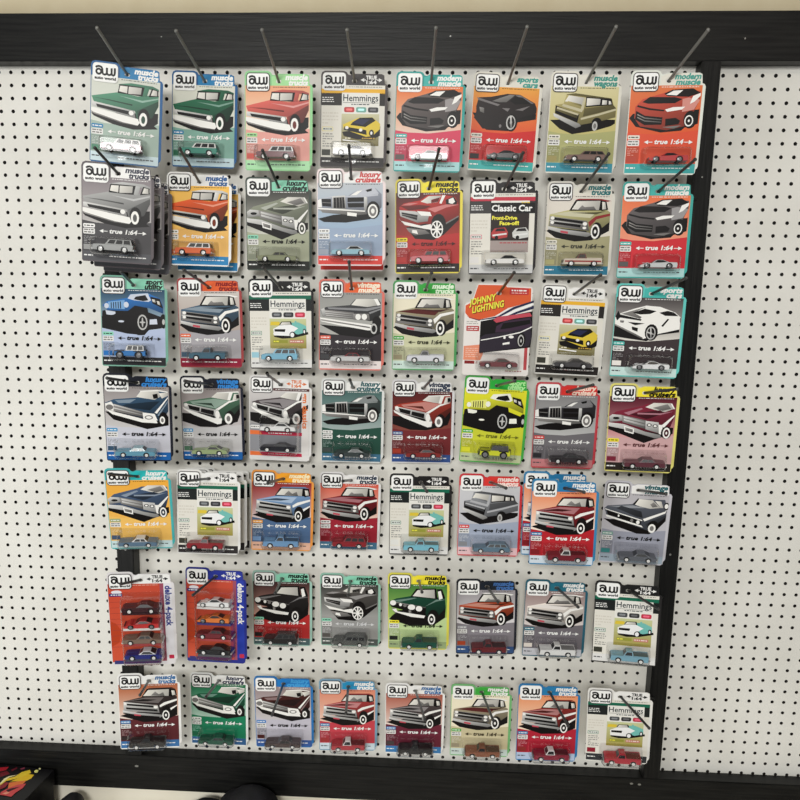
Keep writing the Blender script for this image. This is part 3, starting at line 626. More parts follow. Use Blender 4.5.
# ------------------------------------------------------------------ printed card
BLK = (16, 13, 13); WHT = (240, 240, 236)
def shade(c, hi, lo, x0, x1, y0, y1, sl):
    """airbrushed ink: lighter top left, deeper lower right"""
    def f(p):
        u, v = p[0] + HU, HV - p[2]
        t = (1 - sl) * (v - y0) / max(y1 - y0, 0.01) + sl * (u - x0) / max(x1 - x0, 0.01)
        k = hi + (lo - hi) * min(max(t, 0), 1)
        return tuple(min(250, q * k) for q in c)
    return f
def art(card, key, pal, layer0):
    base = {'g': (232, 228, 218), 'w': (240, 238, 232), 'c': (188, 187, 184), 's': (120, 117, 114), 'k': (17, 13, 13), 'q': (200, 70, 85),
            'O': (228, 88, 40), 'n': (35, 40, 75), 'W': (240, 240, 238), 'm': (60, 40, 60), 'x': (45, 38, 50), 't': (110, 190, 180), 'y': (225, 195, 50)}
    b = pal.get('b', (128, 128, 128))
    base['b'] = b
    base['d'] = pal.get('d', tuple(int(t * 0.55) for t in b))
    base['l'] = pal.get('l', tuple(int(t + (255 - t) * 0.38) for t in b))
    base['r'] = pal.get('r', b); base['h'] = pal.get('h', BLK)
    for i in 'kgcsw':
        if i in pal: base[i] = pal[i]
    items = ART[key].split('|')
    for i, it in enumerate(items):
        c = base[it[0]]; s = it[1:]
        if s[0] == 'E':
            x, y, rx, ry = [int(t) / 100 for t in s[1:].split(',')]
            pts = ell(x, y, rx, ry)
        else:
            pts = [tuple(int(t) / 100 for t in p.split(',')) for p in s.split()]
            if it[0] == 'w' and 'stripe' in pal and len(pts) >= 6: c = pal['stripe']
        if key != 'jl': pts = [(min(max(x, 0.07), 5.03), y) for x, y in pts]
        y0, y1 = min(p[1] for p in pts), max(p[1] for p in pts)
        x0, x1 = min(p[0] for p in pts), max(p[0] for p in pts)
        if s[0] != 'E' and it[0] in 'bcgdrhsk' and y1 - y0 > 0.12 and i > 0:
            hi, lo, sl = {'b': (1.22, 0.58, 0.35), 'c': (1.18, 0.62, 0.2), 'g': (1.05, 0.72, 0.8), 'd': (1.3, 0.7, 0.5), 'r': (1.05, 0.75, 0.5), 'h': (1.9, 0.8, 0.6), 's': (1.3, 0.7, 0.4), 'k': (1.1, 0.7, 0.3)}[it[0]]
            c = shade(c, hi, lo, x0, x1, y0, y1, sl)
        card.flat(pts, c, layer0 + i * 0.35)

def grad(c0, c1, v0, v1):
    def f(p):
        t = min(max(((HV - p[2]) - v0) / (v1 - v0), 0), 1)
        return tuple(c0[i] + (c1[i] - c0[i]) * t for i in range(3))
    return f

def fine_lines(c, u0, u1, v0, v1, n, colour, layer, seed):
    """rows of print too small to read"""
    rn = random.Random(seed)
    for i in range(n):
        v = v0 + (v1 - v0) * (i + 0.25) / n; h = (v1 - v0) / n * 0.42
        x = u0
        while x < u1 - 0.05:
            w = rn.uniform(0.08, 0.3); c.flat([(x, v), (min(x + w, u1), v), (min(x + w, u1), v + h), (x, v + h)], colour, layer)
            x += w + 0.06
            if rn.random() < 0.08: break

_badge = {}
def badge_mesh(line, tilt=0):
    k = (line,)
    if k in _badge: return _badge[k]
    c = Card()
    c.flat(rrect(0.14, 0.14, 1.96, 1.47, 0.27), line, 2); c.flat(rrect(0.2, 0.2, 1.9, 1.41, 0.22), (244, 244, 241), 3)
    w = 0.145; L = 4; K = (18, 16, 16)
    cx, cy, r = 0.58, 0.76, 0.175
    c.stroke([(cx + r * math.cos(t * math.pi / 8), cy + r * math.sin(t * math.pi / 8)) for t in range(17)], w, K, L)
    c.stroke([(0.36, 0.5), (0.45, 0.42), (0.6, 0.39), (0.76, 0.44), (0.83, 0.56), (0.84, 0.8), (0.9, 0.92), (1.02, 0.95), (1.12, 0.9), (1.16, 0.8), (1.16, 0.45)], w, K, L)
    c.stroke([(1.16, 0.8), (1.21, 0.91), (1.32, 0.95), (1.44, 0.91), (1.5, 0.8), (1.5, 0.45)], w, K, L + 1)
    c.stroke([(1.5, 0.8), (1.54, 0.92), (1.63, 0.95), (1.7, 0.9), (1.73, 0.8), (1.73, 0.42)], w, K, L + 2)
    c.text('auto world', 0.28, 1.29, 0.2, K, L + 3, width=1.54, bold=0.04)
    _badge[k] = c.mesh('logo_badge', [M_PRINT])
    return _badge[k]

def arrow(c, u, v, d, colour, layer, k=0.12):
    c.flat([(u, v), (u - d * k * 1.5, v - k * 0.75), (u - d * k * 1.5, v + k * 0.75)], colour, layer)

HW = {'muscle': 1.72, 'trucks': 1.5, 'modern': 1.8, 'wagons': 1.75, 'luxury': 1.6, 'cruisers': 1.95, 'vintage': 1.85, 'sport': 1.3, 'utility': 1.4, 'sports': 1.6, 'cars': 1.15}
def header(c, hb, ht, lines, H):
    c.flat([(2.1, 0.4), (2.3, 0.36), (2.52, 0.25), (4.7, 0.25), (4.9, 0.34), (4.96, 1.04), (2.1, 1.04)], hb, 0.6, [HOLE])
    if lines == ['TRUE', '1:64']:
        c.text('TRUE', 3.95, 0.6, 0.27, ht, 2, align='C', width=0.85, bold=0.04); c.text('1:64', 3.95, 0.94, 0.27, ht, 2, align='C', width=0.8, bold=0.04)
        for s in (-1, 1):
            c.flat([(3.95 + s * 0.45, 0.61), (3.95 + s * 0.62, 0.61), (3.95 + s * 0.62, 0.69), (3.95 + s * 0.45, 0.69)], ht, 2)
            arrow(c, 3.95 + s * 0.86, 0.65, s, ht, 2, 0.19)
    else:
        for i, ln in enumerate(lines):
            c.text(ln, 4.86, 0.62 + 0.38 * i, 0.38, ht, 2, shear=0.22, align='R', width=HW.get(ln, 1.7), bold=0.05)

def true_scale(c, colour, v=5.06):
    c.text('true 1:64', 3.0, v, 0.32, colour, 16, shear=0.2, align='C', width=2.05, bold=0.035)
    for s in (-1, 1):
        c.flat([(3.0 + s * 1.12, v - .15), (3.0 + s * 1.45, v - .15), (3.0 + s * 1.45, v - .1), (3.0 + s * 1.12, v - .1)], colour, 16)
        arrow(c, 3.0 + s * 1.72, v - .125, s, colour, 16, 0.19)

def base_card(d, H=7.2):
    c = Card()
    o = outline(H); n = len(o)
    e = d['edge']
    c.flat(o, e, 0, [HOLE])
    back = [cp(x, y, 0.0) for x, y in o]; fr = [cp(x, y, 0.045) for x, y in o]
    c.add(back + fr, [(i, (i + 1) % n, n + (i + 1) % n, n + i) for i in range(n)], e)
    polys = [[Vector((x, y, 0)) for x, y in o], [Vector((x, y, 0)) for x, y in HOLE]]
    allp = o + HOLE
    c.add([cp(x, y, 0.0) for x, y in allp], tessellate_polygon(polys), (215, 210, 200))
    hn = len(HOLE)
    c.add([cp(x, y, 0.0) for x, y in HOLE] + [cp(x, y, 0.045) for x, y in HOLE], [(i, (i + 1) % hn, hn + (i + 1) % hn, hn + i) for i in range(hn)], e)
    header(c, d['hb'], d['ht'], d['hdr'], H)
    return c

def left_column(c, d, v0=4.45):
    sm = d.get('tagc', d['hb'])
    c.flat(rrect(0.1, v0, 0.95, v0 + 0.28, 0.08), sm, 2.5); fine_lines(c, 0.18, 0.85, v0 + .06, v0 + .24, 1, WHT if sum(sm) < 500 else BLK, 3.2, 1)
    c.flat(rrect(0.1, v0 + .33, 0.95, v0 + .75, 0.08), (225, 224, 220), 2.5); fine_lines(c, 0.16, 0.85, v0 + .36, v0 + .72, 2, (90, 86, 84), 3.2, 2)
    lc = d.get('lc', tuple(int(t * 0.85) for t in d['low']))
    c.flat([(0.07, v0 + .8), (1.0, v0 + .8), (1.0, 6.38), (0.07, 6.38)], lc, 1.6)
    tx = tuple(int(t + (255 - t) * 0.45) for t in lc) if sum(lc) < 480 else tuple(int(t * 0.6) for t in lc)
    fine_lines(c, 0.15, 0.92, v0 + .88, 5.9, 5, tx, 2.2, 3)
    c.flat([(0.12, 5.95), (0.82, 5.95), (0.82, 6.33), (0.12, 6.33)], d.get('sw', d['pal']['b']), 2.5)

def strip(c, colour, H=7.2):
    c.flat([(0.05, H - .76), (5.04, H - .76), (5.04, H - .1), (0.05, H - .1)], colour, 1.5)
    tx = WHT if sum(colour) < 420 else (70, 70, 75)
    fine_lines(c, 0.15, 0.8, H - .56, H - .34, 1, tx, 2.2, 5); fine_lines(c, 2.0, 4.7, H - .54, H - .36, 1, tx, 2.2, 6)

def truck_card(d):
    c = base_card(d)
    bt, bb = d['bg']
    for i in range(6):
        v0, v1 = 1.04 + i * 0.65, 1.04 + (i + 1) * 0.65
        c.flat([(0.05, v0 if i else 1.04), (5.04, v0), (5.04, v1), (0.05, v1)], grad(bt, bb, 1.0, 4.6), 1)
    low = d['low']
    c.flat([(0.05, 4.93), (5.04, 4.93), (5.04, 6.44), (0.05, 6.44)], low, 1)
    c.flat([(0.05, 4.2), (1.0, 4.35), (2.6, 4.4), (5.04, 4.1), (5.04, 4.95), (0.05, 4.95)], low, 1.3)
    fine_lines(c, 2.2, 4.8, 1.1, 1.2, 1, WHT if sum(bt) < 420 else BLK, 2, 8)
    art(c, d['art'], d['pal'], 2)
    left_column(c, d)
    true_scale(c, d.get('tt', WHT))
    strip(c, d['strip'])
    return c

def magazine_card(d):
    c = base_card(d)
    c.flat([(0.05, 1.04), (5.04, 1.04), (5.04, 6.44), (0.05, 6.44)], (226, 222, 210), 1)
    fine_lines(c, 2.2, 4.8, 1.12, 1.22, 1, (60, 60, 60), 1.6, 8)
    band = d['band']
    c.flat([(0.05, 1.32), (5.04, 1.32), (5.04, 1.66), (0.05, 1.66)], band, 1.6)
    c.flat([(0.05, 1.62), (5.04, 1.62), (5.04, 2.55), (0.05, 2.55)], d['band2'], 1.6)
    fine_lines(c, 0.12, 1.05, 1.9, 2.35, 3, WHT, 2.4, 4)
    c.flat([(1.66, 1.6), (4.62, 1.6), (4.62, 5.6), (1.66, 5.6)], (232, 230, 222), 2.0)
    if d['mag'] == 'Hemmings':
        c.text('Hemmings', 3.14, 2.22, 0.5, (24, 40, 52), 3, width=2.75, align='C', bold=0.012)
        c.flat([(1.75, 2.32), (4.55, 2.32), (4.55, 2.35), (1.75, 2.35)], (60, 60, 60), 3)
        fine_lines(c, 2.4, 3.9, 2.38, 2.55, 1, (60, 70, 75), 3, 4)
        for i, k in enumerate(d['thumbs']):
            c.flat(rrect(1.85 + i * 0.94, 2.66, 2.66 + i * 0.94, 3.05, 0.12), k, 3)
            c.flat(rrect(2.0 + i * 0.94, 2.76, 2.5 + i * 0.94, 2.93, 0.08), tuple(min(255, int(t * 1.5 + 30)) for t in k), 3.6)
        c.flat([(1.66, 3.16), (4.62, 3.16), (4.62, 5.55), (1.66, 5.55)], grad(d['cv'][0], d['cv'][1], 3.2, 5.4), 3)
        art(c, d['art'], {}, 3.6)
        for i, (t, cc) in enumerate(d['foot']):
            c.flat([(1.9 + i * 1.35, 4.86), (3.1 + i * 1.3, 4.86), (3.1 + i * 1.3, 5.12), (1.9 + i * 1.35, 5.12)], cc, 3.4)
            fine_lines(c, 1.95 + i * 1.35, 3.0 + i * 1.3, 4.88, 5.1, 1, t, 4, 7 + i)
    else:
        c.flat([(1.66, 1.75), (5.04, 1.75), (5.04, 2.55), (1.66, 2.55)], BLK, 2.4)
        c.text('Classic Car', 4.85, 2.38, 0.46, WHT, 3, width=3.15, align='R', bold=0.03)
        c.text('BUYER', 4.75, 1.78, 0.16, (235, 200, 60), 4, align='R', bold=0.02) if False else fine_lines(c, 4.0, 4.7, 1.66, 1.84, 1, (235, 200, 60), 3.5, 3)
        c.flat([(1.66, 2.55), (4.62, 2.55), (4.62, 4.7), (1.66, 4.7)], (46, 36, 34), 2.6)
        c.flat([(1.66, 4.6), (4.62, 4.6), (4.62, 5.5), (1.66, 5.5)], (165, 150, 145), 2.7)
        c.text('Front-Drive', 1.75, 3.02, 0.28, (245, 235, 60), 3.2, width=1.95, bold=0.04)
        c.text('Face-off!', 2.35, 3.42, 0.28, (245, 235, 60), 3.2, width=1.5, bold=0.04)
        for x, cc in ((1.72, (190, 60, 60)), (3.35, (205, 205, 200))):
            c.flat([(x, 4.0), (x + .25, 3.68), (x + 1.05, 3.6), (x + 1.3, 3.95), (x + 1.25, 4.35), (x + .4, 4.5), (x + .05, 4.35)], cc, 3.2)
            c.flat([(x + .28, 3.9), (x + .42, 3.7), (x + 1.0, 3.66), (x + 1.12, 3.88)], (40, 35, 35), 3.6)
            c.flat([(x + .1, 4.15), (x + 1.2, 4.02), (x + 1.2, 4.14), (x + .12, 4.28)], (225, 225, 222), 3.6)
            c.flat(ell(x + .42, 4.38, .14, .16), BLK, 3.9)
        c.text('Timeless Classics', 2.4, 4.86, 0.18, (190, 30, 50), 3.4, width=2.1, bold=0.03) if False else fine_lines(c, 2.4, 4.5, 4.7, 4.86, 1, (190, 30, 50), 3.4, 5)
    fine_lines(c, 0.15, 1.5, 3.0, 4.0, 4, (212, 206, 192), 1.8, 9)
    c.flat(rrect(0.12, 4.15, 1.0, 4.48, 0.05), d['band3'], 2.4); c.flat(rrect(0.16, 4.19, 0.96, 4.44, 0.04), (222, 226, 218), 2.8)
    fine_lines(c, 0.22, 0.9, 4.22, 4.42, 1, (70, 80, 80), 3.4, 9)
    fine_lines(c, 0.18, 1.05, 4.6, 5.7, 6, (140, 138, 132), 1.8, 11)
    c.flat([(0.12, 5.85), (0.8, 5.85), (0.8, 6.3), (0.12, 6.3)], d['sw'], 2)
    strip(c, d['strip'])
    return c

def lightning_card(d):
    H = 7.2
    c = Card()
    o = [(0.0, 1.7), (0.12, 1.5), (0.55, 1.35), (0.95, 0.1), (1.05, 0.0), (3.1, 0.02), (3.3, 0.15), (5.1, 0.2), (5.25, 0.35), (5.25, H - .15), (5.1, H), (0.12, H), (0, H - .12)]
    n = len(o); e = (232, 226, 220)
    c.flat(o, e, 0, [HOLE])
    c.add([cp(x, y, 0.0) for x, y in o] + [cp(x, y, 0.045) for x, y in o], [(i, (i + 1) % n, n + (i + 1) % n, n + i) for i in range(n)], e)
    allp = o + HOLE
    c.add([cp(x, y, 0.0) for x, y in allp], tessellate_polygon([[Vector((x, y, 0)) for x, y in o], [Vector((x, y, 0)) for x, y in HOLE]]), (215, 210, 200))
    items = ART['jl'].split('|')
    # orange head with the hang hole left open
    c.flat([(0.06, 1.72), (0.6, 1.42), (1.0, 0.1), (3.1, 0.1), (3.25, 0.25), (5.12, 0.3), (5.15, 1.4), (4.6, 1.5), (3.4, 1.85), (2.4, 2.5), (1.0, 2.85), (0.4, 2.7), (0.06, 2.3)], (226, 88, 42), 1, [HOLE])
    keep, ART['jl'] = ART['jl'], '|'.join(items[1:])
    art(c, 'jl', {}, 1.6); ART['jl'] = keep
    c.flat(rrect(3.45, 0.3, 4.95, 0.82, 0.1), (205, 50, 50), 2)
    fine_lines(c, 3.6, 4.8, 0.38, 0.62, 1, WHT, 2.6, 4); fine_lines(c, 3.6, 4.8, 0.62, 0.76, 1, (230, 190, 180), 2.6, 5)
    for t, u, v, w in (('JOHNNY', 0.35, 1.72, 2.1), ('LIGHTNING', 0.6, 2.3, 2.5)):
        cc = Card(); cc.text(t, u, v, 0.48, (238, 232, 60), 9, width=w, bold=0.03, shear=0.25)
        ang = math.radians(-13); ca, sa = math.cos(ang), math.sin(ang)
        for i, (x, y, z) in enumerate(cc.v):
            X, V = x + HU - u, HV - z - v
            X, V = X * ca - V * sa, X * sa + V * ca
            cc.v[i] = cp(u + X, v + V, 0.045 + 0.004 * 13)
        sh = [(x + 0.05, y + 0.004, z - 0.05) for x, y, z in cc.v]
        c.add(sh, cc.f, (120, 60, 20)); c.add(cc.v, cc.f, (238, 232, 60))
    c.flat(rrect(0.2, 3.3, 1.2, 3.7, 0.05), (190, 60, 60), 2); fine_lines(c, 0.3, 1.1, 3.36, 3.64, 2, WHT, 2.6, 5)
    fine_lines(c, 0.2, 1.1, 2.9, 3.2, 2, (170, 165, 160), 2, 5)
    c.flat([(0.05, 4.9), (1.4, 4.75), (1.6, 5.5), (1.4, 6.0), (0.05, 6.0)], (235, 140, 105), 2)
    fine_lines(c, 0.2, 1.2, 5.0, 5.8, 5, (240, 190, 170), 2.6, 6)
    c.flat([(0.15, 6.05), (0.95, 6.05), (0.95, 6.3), (0.15, 6.3)], (140, 35, 35), 2)
    c.flat([(4.85, 4.8), (5.1, 4.8), (5.1, 6.7), (4.85, 6.7)], (195, 70, 75), 2)
    fine_lines(c, 3.4, 4.8, 6.75, 6.9, 1, (160, 60, 60), 2, 6)
    return c

def four_pack_card(d, H):
    c = base_card(d, H)
    c.flat([(0.05, 1.04), (4.1, 1.04), (4.1, H - .3), (0.05, H - .3)], grad((205, 70, 45), (215, 80, 50), 1, 8), 1)
    c.flat([(0.05, 4.3), (0.5, 4.5), (0.95, 5.2), (0.7, 6.2), (0.05, 6.6)], (190, 60, 25), 1.5)
    for k in range(9): c.flat([(0.1, 2.6 + k * .5), (1.1, 2.58 + k * .5), (1.1, 2.62 + k * .5), (0.1, 2.64 + k * .5)], (170, 60, 45), 1.6)
    fine_lines(c, 0.3, 4.0, 1.12, 1.22, 1, (230, 190, 170), 1.6, 6)
    c.flat([(4.1, 1.04), (4.4, 1.04), (4.4, H - .3), (4.1, H - .3)], (160, 75, 95), 1)
    c.flat([(4.4, 1.04), (5.05, 1.04), (5.05, H - .5), (4.4, H - .5)], d['side'], 1.2)
    c.text('deluxe 4-pack', 4.52, 1.25, 0.5, d['sidet'], 3, width=3.6, rot=1, bold=0.035)
    c.flat(ell(0.7, 1.75, 0.42, 0.16), (228, 225, 230), 2); c.flat(rrect(0.12, 1.86, 1.15, 2.12, 0.05), (50, 45, 120), 2.3)
    fine_lines(c, 0.25, 1.05, 1.9, 2.08, 1, WHT, 3, 4)
    c.flat([(0.2, H - .45), (3.9, H - .45), (3.9, H - .12), (0.2, H - .12)], (55, 55, 120), 1.6)
    c.flat(rrect(4.6, H - .85, 5.0, H - .5, 0.05), (200, 40, 70), 2.2)
    return c

def two_pack_card(d):
    c = base_card(d)
    c.flat([(0.05, 1.04), (5.04, 1.04), (5.04, 6.44), (0.05, 6.44)], grad((210, 205, 202), (90, 88, 92), 1.2, 3.6), 1)
    c.flat([(2.0, 1.04), (5.04, 1.04), (5.04, 1.26), (2.0, 1.26)], (90, 50, 50), 1.3); fine_lines(c, 2.2, 4.8, 1.1, 1.2, 1, WHT, 2, 4)
    art(c, 'muscle', d['pal'], 2)
    c.flat([(0.05, 4.1), (4.4, 4.1), (4.4, 6.44), (0.05, 6.44)], (140, 140, 145), 6.5)
    for v in (4.95, 6.75):
        c.flat([(0.05, v - .28), (4.45, v - .2), (4.45, v + .08), (0.05, v + .05)], (205, 35, 70), 7.2)
        c.flat([(0.05, v - .3), (0.9, v - .28), (1.1, v + .05), (0.05, v + .05)], (235, 110, 50), 8)
        fine_lines(c, 1.6, 3.6, v - .17, v, 1, WHT, 8.6, 4)
    c.flat([(4.4, 1.3), (5.04, 1.3), (5.04, 6.7), (4.4, 6.7)], (222, 218, 214), 7)
    c.text('gm classics', 4.5, 1.4, 0.42, (232, 115, 50), 8, width=3.0, rot=1, bold=0.035)
    c.flat(rrect(0.1, 4.2, 0.9, 4.5, 0.06), (228, 226, 222), 7.4); fine_lines(c, 0.15, 0.8, 4.24, 4.46, 1, (90, 90, 90), 8, 4)
    return c

# ------------------------------------------------------------------ the packages, row by row
TEAL, MINT, BLUE = (62, 182, 172), (135, 215, 182), (35, 125, 180)
YEL, ORG, GRN, RED = (245, 226, 40), (240, 95, 42), (45, 170, 55), (226, 48, 42)
OFF, PURE = (226, 222, 208), (238, 237, 233)
MT, MM, MW = ['muscle', 'trucks'], ['modern', 'muscle'], ['muscle', 'wagons']
LC, VM, SU, SC, TR = ['luxury', 'cruisers'], ['vintage', 'muscle'], ['sport', 'utility'], ['sports', 'cars'], ['TRUE', '1:64']
def C(kind, hdr, hb, ht, edge, bg, low, strp, pal, car, lab, **k):
    d = dict(kind='t', art=kind, hdr=hdr, hb=hb, ht=ht, edge=edge, bg=bg, low=low, strip=strp, pal=pal, car=car, lab=lab)
    d.update(k); return d
HG = dict(kind='m', mag='Hemmings', hdr=TR, band=(20, 105, 78), band2=(30, 34, 34), band3=(90, 140, 110), thumbs=[(70, 72, 74), (50, 50, 52), (200, 50, 70)],
          art='hemcar', cv=((200, 205, 150), (165, 150, 60)), foot=[((240, 230, 60), (150, 150, 50)), ((240, 220, 210), (200, 120, 100))], strip=(225, 224, 220), pal={'b': (0, 0, 0)})
HY = dict(HG, band=(240, 178, 40), band2=(42, 38, 36), band3=(235, 215, 120), thumbs=[(195, 60, 60), (110, 170, 155), (60, 60, 62)], art='hemcar2',
          cv=((205, 200, 160), (120, 110, 60)), foot=[((230, 225, 200), (120, 110, 60)), ((200, 160, 60), (120, 110, 60))], strip=(40, 36, 34))
def M(base, hb, ht, edge, car, lab, **k):
    d = dict(base, hb=hb, ht=ht, edge=edge, car=car, lab=lab, sw=(60, 60, 50), low=(200, 198, 190)); d.update(k); return d
B = lambda *c, **k: dict(b=c, **k)
